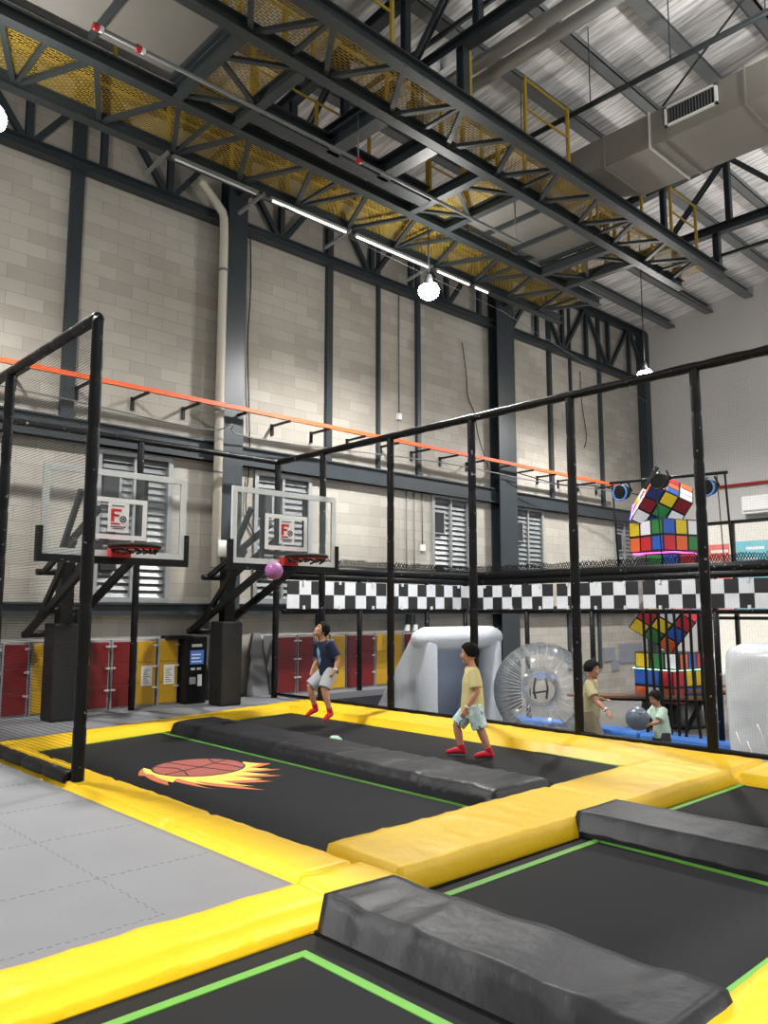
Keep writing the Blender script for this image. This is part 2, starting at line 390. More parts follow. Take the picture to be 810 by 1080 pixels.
# long truss standing on the block wall
t = thing('wall_truss', 'dark steel lattice truss along the top of the block wall', 'truss', (-4, YW-.14, 9.3))
MB().ibeam((-4, YW-.14, 9.36), (XE, YW-.14, 9.36), .22, .2).build('bottom_chord', STEELB, t)
MB().ibeam((-4, YW-.14, 11.08), (XE, YW-.14, 11.08), .22, .2).build('top_chord', STEELB, t)
x = -3.6; k = 0
while x < XE-.5:
    MB().ibeam((x, YW-.14, 9.44), (x, YW-.14, 11), .11, .11, .015, (0, 1, 0)).build('strut', STEELB, t)
    if k % 2 == 0: MB().ibeam((x+.07, YW-.14, 9.44), (x+1.23, YW-.14, 11), .1, .1, .015, (0, 1, 0)).build('diagonal', STEELB, t)
    else: MB().ibeam((x+1.23, YW-.14, 9.44), (x+.07, YW-.14, 11), .1, .1, .015, (0, 1, 0)).build('diagonal', STEELB, t)
    x += 1.3; k += 1
def cross_truss(x, label):
    t = thing('roof_truss', label, 'truss', (x, YW-.3, 9.9), group='trusses across the hall')
    MB().ibeam((x, -4, 9.98), (x, YW-.3, 9.98), .2, .2).build('bottom_chord', STEELB, t)
    MB().ibeam((x, -4, 12.6), (x, YW-.3, 11.05), .2, .2).build('top_chord', STEELB, t)
    y = YW-.5; k = 0
    tz = lambda y: 11.05+(YW-.3-y)*1.55/17
    while y > -3.5:
        MB().ibeam((x, y, 10.08), (x, y, tz(y)-.08), .12, .12, .015, (0, 1, 0)).build('strut', STEELB, t)
        a, b = (y-.05, y-1.45) if k % 2 else (y-1.45, y-.05)
        MB().ibeam((x, a, 10.08), (x, b, tz(b)-.08), .1, .1, .015, (1, 0, 0)).build('diagonal', STEELB, t)
        y -= 1.5; k += 1
    for yy in (8.05, 7.1):
        MB().ibeam((x, yy, 9.12), (x, yy, 9.9), .14, .14, .015, (0, 1, 0)).build('hanger', STEELB, t)
cross_truss(8.3, 'dark steel truss across the hall, meeting the column with the cream drainpipe')
cross_truss(16.8, 'dark steel truss across the hall, nearest the white end wall')

# catwalks
MESHY = brick('expanded_metal', (182, 154, 64), (182, 154, 64), (182, 154, 64), (0, 1), .1, .045, .0075, rough=.6, holes=True)
def catwalk(label, ya, yb, x1a, x1b, posts, side):
    t = thing('catwalk', label, 'catwalk', (-4, (ya+yb)/2, 8.9), group='catwalks under the roof')
    for y, x1 in ((ya, x1a), (yb, x1b)):
        m = MB(); m.ibeam((-4, y, 9.0), (x1, y, 9.0), .17, .2)
        for k in range(52):
            xx = -2+k*.36
            if xx < x1-.1 and (k//4) % 2 == 0: m.tube([(xx, y-.05, 8.893), (xx, y-.05, 8.9)], .012, 6)
        m.build('beam', STEEL, t)
    x = -3.5; k = 0; L = min(x1a, x1b)
    while x < L-1.2:
        p, q = ((x, ya, 8.98), (x+.62, yb, 8.98)); MB().bar(p, q, .075, .06).build('brace', STEEL, t)
        p, q = ((x+.62, yb, 8.98), (x+1.24, ya, 8.98)); MB().bar(p, q, .075, .06).build('brace', STEEL, t)
        if k % 2: MB().bar((x+.62, ya, 8.98), (x+.62, yb, 8.98), .06, .05).build('brace', STEEL, t)
        x += 1.24; k += 1
    m = MB(); a, b = min(ya, yb), max(ya, yb)
    m.bb((-4, a, 9.105), (L-.2, b, 9.108)); m.build('mesh_deck', MESHY, t)
    for y in (ya, yb):
        for x in posts[y]: MB().bb((x-.024, y-.024, 9.1), (x+.024, y+.024, 10.15)).build('handrail_post', YELP, t)
        for xa, xb in side[y]:
            for z in (10.12, 9.62): MB().bb((xa-.024, y-.014, z-.014), (xb+.024, y+.014, z+.014)).build('handrail', YELP, t)
YA, YB, YC, YD = 9.83, 11.15, 8.0, 7.06
catwalk('broad catwalk with yellow mesh deck nearest the block wall', YA, YB, 16.4, 16.7,
        {YA: [-1, .2, 1.4, 2.6, 4.2, 6.5, 7.7, 8.9, 10.4, 11.6, 12.9, 14.2, 15.5], YB: [1.0, 3.3, 4.5, 5.7, 6.9, 8.1, 9.3, 10.5, 12, 13.5]}, {YA: [(6.5, 8.9), (10.4, 16)], YB: [(1, 13.5)]})
catwalk('narrow catwalk with yellow mesh deck in the middle of the hall', YC, YD, 16.9, 17.0,
        {YC: [5.0, 6.2, 7.6, 8.8, 9.8, 11, 13.4, 14.6, 15.6], YD: [5.6, 6.8, 8.4, 9.76, 10.96, 13.41, 14.6, 15.7]}, {YC: [(5, 8.8), (13.4, 15.6)], YD: [(5.6, 6.8), (9.76, 10.96), (14.6, 15.7)]})
for i, (xa, xb, nm) in enumerate(((5.1, 6.08, 'nearest the viewer'), (9.9, 10.87, 'in the middle'), (13.95, 14.9, 'nearest the end wall'))):
    t = thing('cross_catwalk', 'short mesh walkway linking the two catwalks, %s' % nm, 'catwalk', (xa, YC, 8.9), group='links between catwalks')
    for x in (xa, xb): MB().ibeam((x, YC+.09, 9.0), (x, YA-.09, 9.0), .15, .2).build('beam', STEEL, t)
    y = YC+.1; s_ = 0
    while y < YA-.4:
        p, q = ((xa, y, 8.98), (xb, y+.55, 8.98)) if s_ % 2 else ((xb, y, 8.98), (xa, y+.55, 8.98)); MB().bar(p, q, .07, .05).build('brace', STEEL, t); y += .55; s_ += 1
    MB().bb((xa, YC+.1, 9.105), (xb, YA-.1, 9.108)).build('mesh_deck', MESHY, t)
    for x in (xa, xb):
        for y in (8.5, 9.3): MB().bb((x-.03, y-.03, 9.1), (x+.03, y+.03, 10.15)).build('handrail_post', YELP, t)
# boards between the catwalks
def soffit(x0, x1, n, nm):
    for i in range(n):
        a = x0+(x1-x0)*i/n; b = x0+(x1-x0)*(i+1)/n
        MBo = MB().bb((a+.02, YC+.15, 9.2), (b-.02, YA-.15, 9.24)).build('ceiling_board', SOFFIT, loc=(a, YC, 9.2))
        tag(MBo, 'flat grey board between the catwalks %s, %s from the left' % (nm, ORD[i]), 'board', 'grey boards between the catwalks')
        tag(MB().bb((b-.035, YC+.1, 9.12), (b+.035, YA-.1, 9.2)).build('steel_joist', STEEL, loc=(b, YC, 9.12)),
            'thin dark joist under the grey boards %s, %s from the left' % (nm, ORD[i]), 'joist', 'joists under the boards')
soffit(-3.4, 5.0, 7, 'at the near end')
soffit(10.98, 13.85, 3, 'at the far end')
# dark beams framing the openings between the link walkways
for i, (p, q, lb) in enumerate((((6.15, 9.35, 9.05), (9.85, 9.35, 9.05), 'heavy dark beam running lengthwise between the first and second link walkway'),
                               ((7.6, YC+.1, 9.05), (7.6, 9.3, 9.05), 'heavy dark beam crossing between the first and second link walkway, nearer one'),
                               ((8.7, YC+.1, 9.05), (8.7, 9.3, 9.05), 'heavy dark beam crossing between the first and second link walkway, farther one'))):
    tag(MB().ibeam(p, q, .25, .3, .03).build('steel_beam', STEELB, loc=p), lb, 'beam', 'dark beams between link walkways')
# white pipes, services
def pipe(name, pts, r, m, label, cat, group=None, n=8):
    return tag(MB().tube(pts, r, n).build(name, m, loc=pts[0]), label, cat, group)
t = thing('conduit_rod', 'long thin grey rod hung under the catwalks with red and white couplings', 'pipe', (3.4, 8.55, 8.4))
MB().tube([(3.42, 8.55, 8.42), (11.5, 8.5, 8.42)], .028, 8).build('rod', GALV, t)
for x in (3.42, 3.95): MB().tube([(x-.05, 8.55, 8.42), (x+.02, 8.55, 8.42)], .045, 8).build('coupling', mat('red_coupling', (170, 28, 36), .5), t); MB().tube([(x+.02, 8.55, 8.42), (x+.07, 8.55, 8.42)], .042, 8).build('collar', WHITE, t)
for x in (7.5, 11.4): MB().tube([(x, 8.53, 8.44), (x, 8.53, 9.2)], .012, 6).build('hanger', GALV, t)
MB().tube([(7.45, 8.53, 8.42), (7.55, 8.53, 8.42)], .045, 8).build('coupling', MATS['red_coupling'], t)
pipe('galvanised_pipe', [(9.3, 1, 10.45), (9.3, 9.2, 10.45)], .11, mat('pale_galvanised', (172, 174, 173), .4, 0, .08, 3), 'thick pale pipe crossing high above the catwalks, left one of a pair', 'pipe', 'pair of thick pale pipes', 14)
pipe('galvanised_pipe', [(9.65, 1, 10.45), (9.65, 9.2, 10.45)], .11, MATS['pale_galvanised'], 'thick pale pipe crossing high above the catwalks, right one of a pair', 'pipe', 'pair of thick pale pipes', 14)
t = thing('sprinkler_pipe', 'dark sprinkler pipe on thin rods below the foil ceiling', 'pipe', (11.6, 8.3, 10.5))
MB().tube([(11.62, 1, 10.5), (11.62, 9.8, 10.5)], .05, 8).build('pipe', STEEL, t)
for y in (2.5, 4.0, 5.5, 7.0, 8.5): MB().tube([(11.62, y, 10.5), (11.62, y, roofz(y)-.03)], .01, 6).build('rod', STEEL, t)
pipe('sprinkler_pipe', [(8.43, 1, 10.5), (8.43, 9.6, 10.5)], .045, STEEL, 'dark sprinkler pipe beside the nearer roof truss', 'pipe')
pipe('sprinkler_pipe', [(16.9, 2, 9.4), (16.9, 8.2, 9.4)], .05, STEEL, 'dark sprinkler pipe under the farther roof truss', 'pipe')
pipe('tie_rod', [(12.4, 4.5, 11.6), (13.0, 7.6, 9.8)], .02, STEEL, 'thin slanting rod below the foil ceiling', 'rod')
# air duct
t = thing('air_duct', 'big grey sheet metal air duct crossing under the foil ceiling', 'duct', (12.2, 5, 9.2))
m = MB(); m.bb((11.6, -1, 9.2), (12.95, 6.75, 9.78)); m.build('duct_body', DUCT, t, bev=.01)
m = MB(); A = [(11.6, 6.75, 9.2), (12.95, 6.75, 9.2), (12.95, 6.75, 9.78), (11.6, 6.75, 9.78)]; Bq = [(11.55, 7.6, 9.3), (12.5, 7.6, 9.3), (12.5, 7.6, 9.72), (11.55, 7.6, 9.72)]
m.add(A+Bq, [(0, 1, 5, 4), (1, 2, 6, 5), (2, 3, 7, 6), (3, 0, 4, 7), (4, 5, 6, 7), (3, 2, 1, 0)]); m.bb((11.55, 7.6, 9.3), (12.5, 9.0, 9.72)); m.build('reducer', DUCT, t)
for y in (6.75, 5.9, 5.68, 4.35, 3.0): MB().bb((11.57, y-.015, 9.17), (12.98, y+.015, 9.81)).build('flange', DUCT if y != 5.9 else mat('pale_tape', (196, 194, 186), .5), t)
m = MB(); ya, yb, za, zb = 5.62, 4.76, 9.4, 9.74
g = MB()
for p, q in (((ya, za), (ya-.04, zb)), ((yb, za), (yb+.04, zb)), ((ya, za), (yb, za+.035)), ((ya, zb-.035), (yb, zb))): g.bb((11.56, p[0], p[1]), (11.6, q[0], q[1]))
gr = g.build('grille_frame', WHITE, t)
g = MB(); g.bb((11.585, ya-.04, za+.03), (11.598, yb+.04, zb-.03)); g.m = 1
for k in range(16): g.bb((11.565, ya-.07-k*.049, za+.035), (11.59, ya-.08-k*.049, zb-.035))
g.build('grille_slats', [DARK, GALV], gr)

# high-bay lamps (hung over the hall; the near row is unseen, with uplights added)
LENS = emit('lamp_lens', (255, 250, 240), 90)
LCAP = mat('lamp_housing', (90, 92, 95), .4, .3)
def highbay(x, y, z, label, watts, up=120, upspot=False):
    t = thing('pendant_lamp', label, 'lamp', (x, y, z), group='pendant lamps hung over the hall')
    m = MB(); m.loft([(x, y, z+.02), (x, y, z+.1), (x, y, z+.16), (x, y, z+.3)], [(.17, .17), (.17, .17), (.08, .08), (.06, .06)], 16); m.build('housing', LCAP, t)
    MB().ell((x, y, z-.02), (.2, .2, .17)).build('lens', LENS, t)
    MB().tube([(x, y, z+.3), (x, y, roofz(y)-.02)], .012, 6).build('cable', BLACKM, t)
    l = bpy.data.lights.new('lamp_light', 'SPOT'); l.energy = watts; l.shadow_soft_size = .16; l.color = (1, .985, .965); l.spot_size = math.radians(172); l.spot_blend = .75
    o = bpy.data.objects.new('lamp_light', l); COL.objects.link(o); o.parent = t; o.location = (0, 0, -.22)
    l = bpy.data.lights.new('lamp_glow_fill', 'SPOT' if upspot else 'POINT'); l.energy = up
    if upspot: l.spot_size = math.radians(150); l.spot_blend = .6
    l.shadow_soft_size = .2; l.color = (1, .975, .94)
    o = bpy.data.objects.new('lamp_glow_fill', l); COL.objects.link(o); o.parent = t; o.location = (.0, -.32, .12)
    if upspot: o.rotation_euler = (PI, 0, 0)  # upward spot added on the near row to brighten the foil ceiling
highbay(10.6, 10, 7.7, 'bright pendant lamp on a wire in front of the block wall, mid picture', 2900)
highbay(18.8, 10, 7.75, 'small bright pendant lamp near the end wall corner', 2900)
highbay(2.72, 10, 7.68, 'bright pendant lamp glaring at the left edge', 1900)
for i, (x, y) in enumerate(((2.7, 1.5), (10.6, 1.5), (18.8, 1.5))):
    highbay(x, y, 7.7, 'pendant lamp outside the picture, %s of the near row' % ORD[i], (150, 900, 1300)[i], up=(60, 1800, 2600)[i], upspot=i > 0)
# fluorescent tubes under the catwalk
TUBE = emit('tube_glow', (255, 253, 245), 2.2)
for i, (a, b) in enumerate(((5.72, 7.35), (7.62, 9.4), (9.6, 11.7), (11.9, 13.0), (13.15, 13.65))):
    t = thing('tube_light', 'slim fluorescent tube under the edge of the broad catwalk, %s from the left' % ORD[i], 'light', (a, 11.0, 8.8), group='fluorescent tubes under the catwalk')
    MB().bb((a, 10.97, 8.83), (b, 11.05, 8.87)).build('batten', GALV, t)
    MB().tube([(a+.04, 11.0, 8.805), (b-.04, 11.0, 8.805)], .02, 8).build('tube', TUBE if i else mat('tube_off', (190, 192, 190), .4), t)
for i, x in enumerate((5.65, 7.5, 9.5, 11.8)):
    tag(MB().bar((x, 11.02, 8.9), (x-.05, 11.75, 8.78), .05, .05).build('bracket_arm', GALV, loc=(x, 11.1, 8.88)), 'short pale bracket arm sticking out from the catwalk edge, %s from the left' % ORD[i], 'bracket', 'bracket arms at the catwalk')
pipe('steel_wire', [(6.3, 10.4, 8.45), (14, 10.9, 8.45), (24.5, 12.95, 8.6)], .006, GALV, 'thin pale wire stretched along the hall below the catwalk', 'wire')

# ------------------------------------------------------------------ services on the block wall
t = thing('drainpipe', 'cream rainwater pipe beside the steel column', 'pipe', (7.88, YW-.18, 0))
MB().tube([(7.3, YW-.36, 9.85), (7.38, YW-.36, 9.82), (7.83, YW-.36, 9.4), (7.87, YW-.35, 9.28), (7.89, YW-.34, 8.9), (7.89, YW-.34, 0)], .085, 14).build('pipe', PIPEW, t)
for z in (8.2, 5.4, 4.2, 2.4): MB().tube([(7.89, YW-.34, z), (7.89, YW-.34, z+.05)], .093, 14).build('clip', GALV, t)
MB().tube([(8.0, YW-.42, 2.62), (8.0, YW-.42, 2.92)], .12, 16).build('white_canister', WHITE)
o = bpy.data.objects['white_canister']; tag(o, 'white canister fixed to the steel column behind the right hoop', 'canister')
t = thing('orange_rail', 'long orange rail on black brackets along the block wall', 'rail', (-4, 12.7, 5.4))
MB().bb((-4, 12.68, 5.42), (21.8, 12.74, 5.5)).build('rail', ORANGE, t)
x = -2.9
while x < 22:
    m = MB(); m.bar((x, YW-.02, 5.40), (x, 12.66, 5.40), .05, .04); m.bb((x-.03, YW-.04, 5.2), (x+.03, YW, 5.44)); m.build('bracket', BLACKM, t); x += 1.02
def cable(pts, r, label, m=BLACKM):
    P = [V(*p) for p in pts]; Q = []
    for i in range(len(P)-1):
        for k in range(4):
            a = k/4; p0, p1, p2, p3 = P[max(i-1, 0)], P[i], P[i+1], P[min(i+2, len(P)-1)]
            Q.append(.5*((2*p1)+(p2-p0)*a+(2*p0-5*p1+4*p2-p3)*a*a+(3*p1-p0-3*p2+p3)*a**3))
    Q.append(P[-1])
    return tag(MB().tube(Q, r, 6).build('wall_cable', m, loc=pts[0]), label, 'cable')
cable([(8.68, YW-.05, 9.5), (8.72, YW-.05, 8.2), (8.68, YW-.05, 7), (8.75, YW-.05, 5.6), (8.78, YW-.05, 4.5), (8.72, YW-.05, 3.6), (8.95, YW-.05, 3.1), (8.75, YW-.05, 3.4)], .014, 'black cable hanging down the blocks just right of the drainpipe column')
cable([(15.3, YW-.05, 8.6), (15.45, YW-.05, 7.8), (15.5, YW-.05, 7.2), (15.75, YW-.05, 6.8), (15.9, YW-.05, 6.2), (16.3, YW-.05, 5.4)], .012, 'black cable drooping across the blocks left of the farther column')
cable([(20.85, YW-.05, 9.0), (20.9, YW-.05, 8), (21.1, YW-.05, 7.0), (20.95, YW-.05, 6.6)], .012, 'black cable hanging on the blocks between the farther column and the corner')
cable([(-2, 12.9, 5.05), (4, 12.9, 5.1), (7.4, 12.8, 4.95), (7.95, 12.6, 5.1), (8.6, 12.8, 4.95), (14, 12.9, 5.2), (18, 12.8, 5.15), (22, 12.6, 5.25)], .014, 'grey cable slung under the orange rail', GALV)
cable([(16.9, 12.7, 5.25), (18.5, 12.5, 5.1), (20, 12.3, 5.2), (21.5, 12, 5.1), (22.4, 11.6, 5.0)], .016, 'dark cable slung between the farther column and the cube tower')
for i, (x, z0, z1) in enumerate(((13.0, 6.3, 9.3), (13.24, 1.3, 4.9), (13.5, 1.3, 4.9), (13.78, 3.2, 5.0))):
    t = thing('conduit', 'grey wall conduit between the near louvres and the farther column, %s from the left' % ORD[i], 'conduit', (x, YW-.04, z0), group='grey conduits on the blocks')
    MB().tube([(x, YW-.03, z0), (x, YW-.03, z1)], .016, 8).build('tube', GALV, t)
    MB().bb((x-.06, YW-.07, z0-.15), (x+.06, YW, z0)).build('socket_box', WHITE, t)
for i, (x0, x1, z0, z1) in enumerate(((21.72, 22.34, .1, .5), (22.6, 24.0, .0, .6), (22.15, 22.55, -.2, .08))):
    tag(MB().bb((x0, YW-.035, z0), (x1, YW-.012, z1)).build('notice', mat('grey_notice', (128, 132, 142), .6), loc=(x0, YW, z0)), 'plain grey notice on the far block wall, %s' % ['the left one', 'the widest one', 'the lowest one'][i], 'notice')
t = thing('leaning_board', 'grey board leaning on the block wall beside the right hoop post', 'board', (8.9, 12.9, 0))
MB().add([(8.62, 12.9, 0), (9.12, 12.9, 0), (9.12, 13.24, 1.18), (8.95, 13.24, 1.18), (8.62, 12.9, 0.02), (8.62, 12.94, 0), (9.12, 12.94, 0), (9.12, 13.28, 1.18), (8.95, 13.28, 1.18)], [(0, 1, 2, 3), (5, 8, 7, 6), (0, 5, 6, 1), (1, 6, 7, 2), (2, 7, 8, 3), (3, 8, 5, 0)]).build('board', mat('dull_board', (98, 98, 100), .7), t)

# end wall fittings
pipe('red_pipe', [(XE-.08, 11.2, 5.5), (XE-.08, -2, 5.5)], .05, mat('red_pipe_paint', (170, 48, 44), .5), 'red pipe along the end wall above the glazing', 'pipe')
t = thing('air_conditioner', 'white wall air conditioner above the end wall glazing', 'air conditioner', (XE-.2, 9.4, 4.5))
MB().bb((XE-.3, 10.05, 4.55), (XE-.004, 8.9, 5.1)).build('casing', WHITE, t, bev=.03); MB().bb((XE-.305, 10.0, 4.6), (XE-.29, 8.95, 4.66)).build('air_slot', mat('slot_grey', (150, 150, 150), .6), t)

# ------------------------------------------------------------------ lockers
HW = mat('locker_handle', (205, 205, 205), .3, .4)
def locker(x0, x1, m, label, notice=False):
    t = thing('locker', label, 'locker', ((x0+x1)/2, 13.0, 0), group='red and yellow lockers along the block wall')
    b = MB(); b.bb((x0, 12.86, 0), (x1, 13.26, 1.13)); b.build('body', LGREY, t)
    h = 1.07/3
    for k in range(3):
        z0 = .03+k*h
        d = MB().bb((x0+.025, 12.835, z0+.004), (x1-.025, 12.86, z0+h-.004)).build('door', m, t, bev=.004)
        hx = x1-.03 if notice != 'L' else x0+.03
        MB().bb((hx-.05, 12.815, z0+h-.09), (hx+.03, 12.835, z0+h-.06)).build('handle', HW, d)
        if notice in (1, 'LN') and k == 1:
            pn = MB(); pn.bb((x0+.1, 12.828, z0-.04), (x1-.08, 12.834, z0+h-.06)); pn.m = 1
            for j in range(7): pn.bb((x0+.13, 12.825, z0+.0+j*.036), (x1-.12-.03*(j % 3), 12.828, z0+.012+j*.036))
            pn.build('notice_sheet', [WHITE, mat('ink_grey', (130, 130, 130), .7)], d)
for x0, x1, m, lb, nt_ in ((3.75, 4.15, RED, 'red locker column farthest left', 0), (4.17, 4.57, RED, 'red locker column left of the first yellow one', 0), (4.6, 4.98, YDOOR, 'yellow locker column left of the left hoop post', 0),
                      (5.04, 5.44, RED, 'red locker column mostly hidden behind the left hoop post', 0), (5.5, 5.86, RED, 'red locker column just right of the left hoop post', 0), (5.9, 6.26, RED, 'red locker column touching the yellow pair by the kiosk', 'L'),
                      (6.32, 6.7, YDOOR, 'yellow locker column with a notice sheet, left of the pair by the kiosk', 1), (6.74, 7.12, YDOOR, 'yellow locker column with a notice sheet beside the kiosk', 'LN'),
                      (9.2, 9.72, RED, 'red locker column at the left end of the right bank', 0), (9.76, 10.16, RED, 'red locker column second in the right bank', 'L'), (10.18, 10.56, YDOOR, 'yellow locker column behind the jumping boy', 0),
                      (10.6, 11.0, YDOOR, 'yellow locker column just right of the jumping boy', 'L'), (11.03, 11.36, RED, 'narrow red locker column left of a net post', 0), (11.38, 11.82, RED, 'red locker column beside the far yellow pair', 0),
                      (11.85, 12.25, YDOOR, 'yellow locker column left of the far pair', 0), (12.28, 12.68, YDOOR, 'yellow locker column partly behind the inflatable goal', 'L'), (12.72, 13.15, RED, 'red locker column last, above the inflatable goal side', 0)):
    locker(x0, x1, m, lb, nt_)
t = thing('payment_kiosk', 'black self service kiosk with blue screen beside the yellow lockers', 'kiosk', (7.3, 12.7, 0))
MB().bb((7.14, 12.62, 0), (7.56, 13.0, 1.16)).build('cabinet', BLACKM, t, bev=.015); MB().bb((6.85, 12.7, 1.12), (7.3, 13.0, 1.18)).build('top_box', BLACKM, t)
MB().bb((7.22, 12.6, .68), (7.48, 12.62, .92)).build('screen', emit('screen_blue', (52, 84, 140), .45), t)
m = MB()
for k, wd in enumerate((.2, .16, .18)): m.bb((7.24, 12.597, .72+k*.06), (7.24+wd, 12.6, .735+k*.06))
m.build('screen_text', WHITE, t)
MB().bb((7.25, 12.61, .98), (7.45, 12.62, 1.03)).build('name_plate', LGREY, t)
MB().bb((7.24, 12.61, .58), (7.32, 12.62, .62)).build('coin_slot', HW, t); MB().bb((7.36, 12.61, .58), (7.44, 12.62, .62)).build('card_slot', HW, t)
MB().bb((7.22, 12.61, .34), (7.34, 12.62, .46)).build('tray', LGREY, t); MB().bb((7.38, 12.61, .3), (7.46, 12.62, .5)).build('notice_sheet', WHITE, t)

# ------------------------------------------------------------------ trampolines and pads
def pad(name, quad, z0, z1, m, label, cat, group=None, amp=.007, rnd=.055, wr=5.0, seed=0, seams=()):
    """soft vinyl pad over a quad (a,b along one long side; d,c along the other) with rounded edges and cross wrinkles"""
    a, b, c, d = [V(*p, 0) for p in quad]
    L = (b-a).length; W = (d-a).length
    nl, nw = max(8, int(L/.045)), max(7, int(W/.045))
    mb = MB(); mb.smooth = True; vs = []; rn = random.Random(seed)
    def prof(t, S_):   # distance to edge -> height factor
        e = min(t, 1-t)*S_
        return 1 if e >= rnd else math.sqrt(max(0, 1-(1-e/rnd)**2))
    for i in range(nl+1):
        u = i/nl
        for j in range(nw+1):
            v = j/nw; p = a.lerp(b, u).lerp(d.lerp(c, u), v)
            h = min(prof(u, L), prof(v, W))
            q = V(u*L*wr*.55+seed*7, v*W*1.1, seed*3.1)
            rdg = 1-abs(noise.noise(q))*2.4
            wv = amp*(.9*max(0, rdg)**2 + .8*noise.noise(V(u*L*wr*1.6+seed, v*W*2.4, seed)) + .7*noise.noise(V(u*L*1.3, v*W*1.3, seed)))
            for s_ in seams:
                dd = abs(u*L-s_); wv -= .022*math.exp(-(dd/.03)**2)
            z = z0+(z1-z0)*h + wv*min(1, h*1.2)
            vs.append((p.x, p.y, z))
    fs = [((i)*(nw+1)+j, (i+1)*(nw+1)+j, (i+1)*(nw+1)+j+1, i*(nw+1)+j+1) for i in range(nl) for j in range(nw)]
    if (b-a).cross(d-a).z < 0: fs = [tuple(reversed(f)) for f in fs]
    mb.add(vs, fs)
    mb.smooth = False
    ed = [i*(nw+1) for i in range(nl+1)]+[nl*(nw+1)+j for j in range(1, nw+1)]+[i*(nw+1)+nw for i in range(nl-1, -1, -1)]+[j for j in range(nw-1, 0, -1)]
    n0 = len(mb.v); low = [(vs[k][0], vs[k][1], z0-.03) for k in ed]; mb.v += [Vector(p) for p in low]
    for k in range(len(ed)):
        k2 = (k+1) % len(ed); mb.f.append([ed[k], ed[k2], n0+k2, n0+k][::-1]); mb.mi.append(0); mb.sm.append(False)
    return tag(mb.build(name, m, loc=((a+c)/2).to_tuple()), label, cat, group)
GP = 'yellow safety pads'
ZB = -.05
pad('safety_pad', ((2.98, 3.87), (3.0, 10.2), (3.46, 10.1), (3.44, 3.87)), -.05, .06, YEL, 'long yellow pad between the grey foam tiles and the ball trampoline', 'pad', GP, seed=1, seams=(1.7, 3.4, 5.0))
pad('safety_pad', ((3.0, 10.2), (8.88, 11.55), (8.75, 10.95), (3.1, 9.82)), -.05, .055, YEL, 'yellow pad at the far end in front of the hoop posts', 'pad', GP, seed=2, amp=.006)
pad('safety_pad', ((7.92, 3.5), (8.05, 11.0), (8.92, 11.5), (8.86, 3.5)), -.05, .055, YEL, 'yellow pad below the tall net in front of the inflatable goal', 'pad', GP, seed=3, amp=.006)
pad('safety_pad', ((3.42, 3.5), (7.96, 3.44), (7.96, 4.36), (3.46, 4.3)), -.05, .075, YEL, 'broad yellow pad crossing between the far and near trampolines', 'pad', GP, seed=4, seams=(2.6,))
pad('safety_pad', ((-3, 3.84), (2.98, 3.88), (2.95, 3.44), (-3, 3.4)), -.05, .065, YEL, 'yellow pad along the near edge of the grey foam tiles', 'pad', GP, seed=5, rnd=.09)
pad('safety_pad', ((2.9, 3.88), (3.45, 3.88), (3.45, 3.36), (2.85, 3.42)), -.05, .07, YEL, 'short yellow corner pad under the end of the big black pad', 'pad', GP, seed=6, amp=.012)
pad('safety_pad', ((7.94, -1), (7.92, 3.46), (8.86, 3.5), (8.86, -1)), -.05, .05, YEL, 'yellow pad at the right edge below the tall net', 'pad', GP, seed=7, amp=.007)
pad('safety_pad', ((2.5, .9), (8, .9), (8, 1.6), (2.5, 1.58)), -.05, .07, YEL, 'yellow pad showing in the bottom right corner', 'pad', GP, seed=8)
GK = 'black lane divider pads'
pad('divider_pad', ((2.74, 1.46), (2.74, 3.46), (3.3, 3.42), (3.33, 1.46)), -.05, .115, PADK, 'big black vinyl pad in the foreground, bottom middle', 'pad', GK, seed=11, amp=.014, rnd=.04, wr=4)
pad('divider_pad', ((5.22, -.5), (5.26, 3.56), (5.9, 3.56), (5.86, -.5)), -.05, .115, PADK, 'black pad between the near trampolines at the right edge', 'pad', GK, seed=12, amp=.005, rnd=.04, wr=4)
pad('divider_pad', ((5.34, 4.33), (5.5, 10.1), (6.3, 10.3), (6.2, 4.3)), -.05, .11, PADK, 'long black pad between the two far trampoline lanes', 'pad', GK, seed=13, amp=.012, rnd=.1, wr=6)
def tramp(label, bed, lines, nm='trampoline'):
    cx = sum(p[0] for p in bed)/4; cy = sum(p[1] for p in bed)/4
    t = thing(nm, label, 'trampoline', (cx, cy, ZB), group='trampolines in the floor')
    MB().prism(bed, ZB-.06, ZB-.012).build('frame_cover', FRAMEK, t)
    k = .9
    ins = []
    for p in bed: ins.append((cx+(p[0]-cx)*(1-.05/abs(p[0]-cx)*1.6), cy+(p[1]-cy)*(1-.05/abs(p[1]-cy)*1.6)))
    MB().prism(ins, ZB-.012, ZB).build('jump_bed', BED, t)
    for p, q, wd in lines:
        MB().bar((p[0], p[1], ZB+.002), (q[0], q[1], ZB+.002), wd, .006).build('green_line', GREEN, t)
    return t
t1 = tramp('far trampoline lane with the flaming ball picture', [(3.4, 4.3), (5.45, 4.3), (5.6, 10.4), (3.4, 9.95)], [((5.32, 4.3), (5.46, 10.22), .05), ((5.48, 10.24), (3.6, 9.86), .035)])
tramp('far trampoline lane where the two boys play', [(6.1, 4.3), (8.1, 4.3), (8.4, 11.1), (6.2, 10.5)], [((6.3, 10.52), (8.42, 10.78), .035), ((8.42, 10.78), (7.86, 4.45), .04)])
tramp('near trampoline at the bottom left with a green corner line', [(-1, .6), (2.78, .6), (2.78, 3.5), (-1, 3.5)], [((2.525, .7), (2.525, 3.27), .055), ((-.8, 3.245), (2.5, 3.245), .055)])
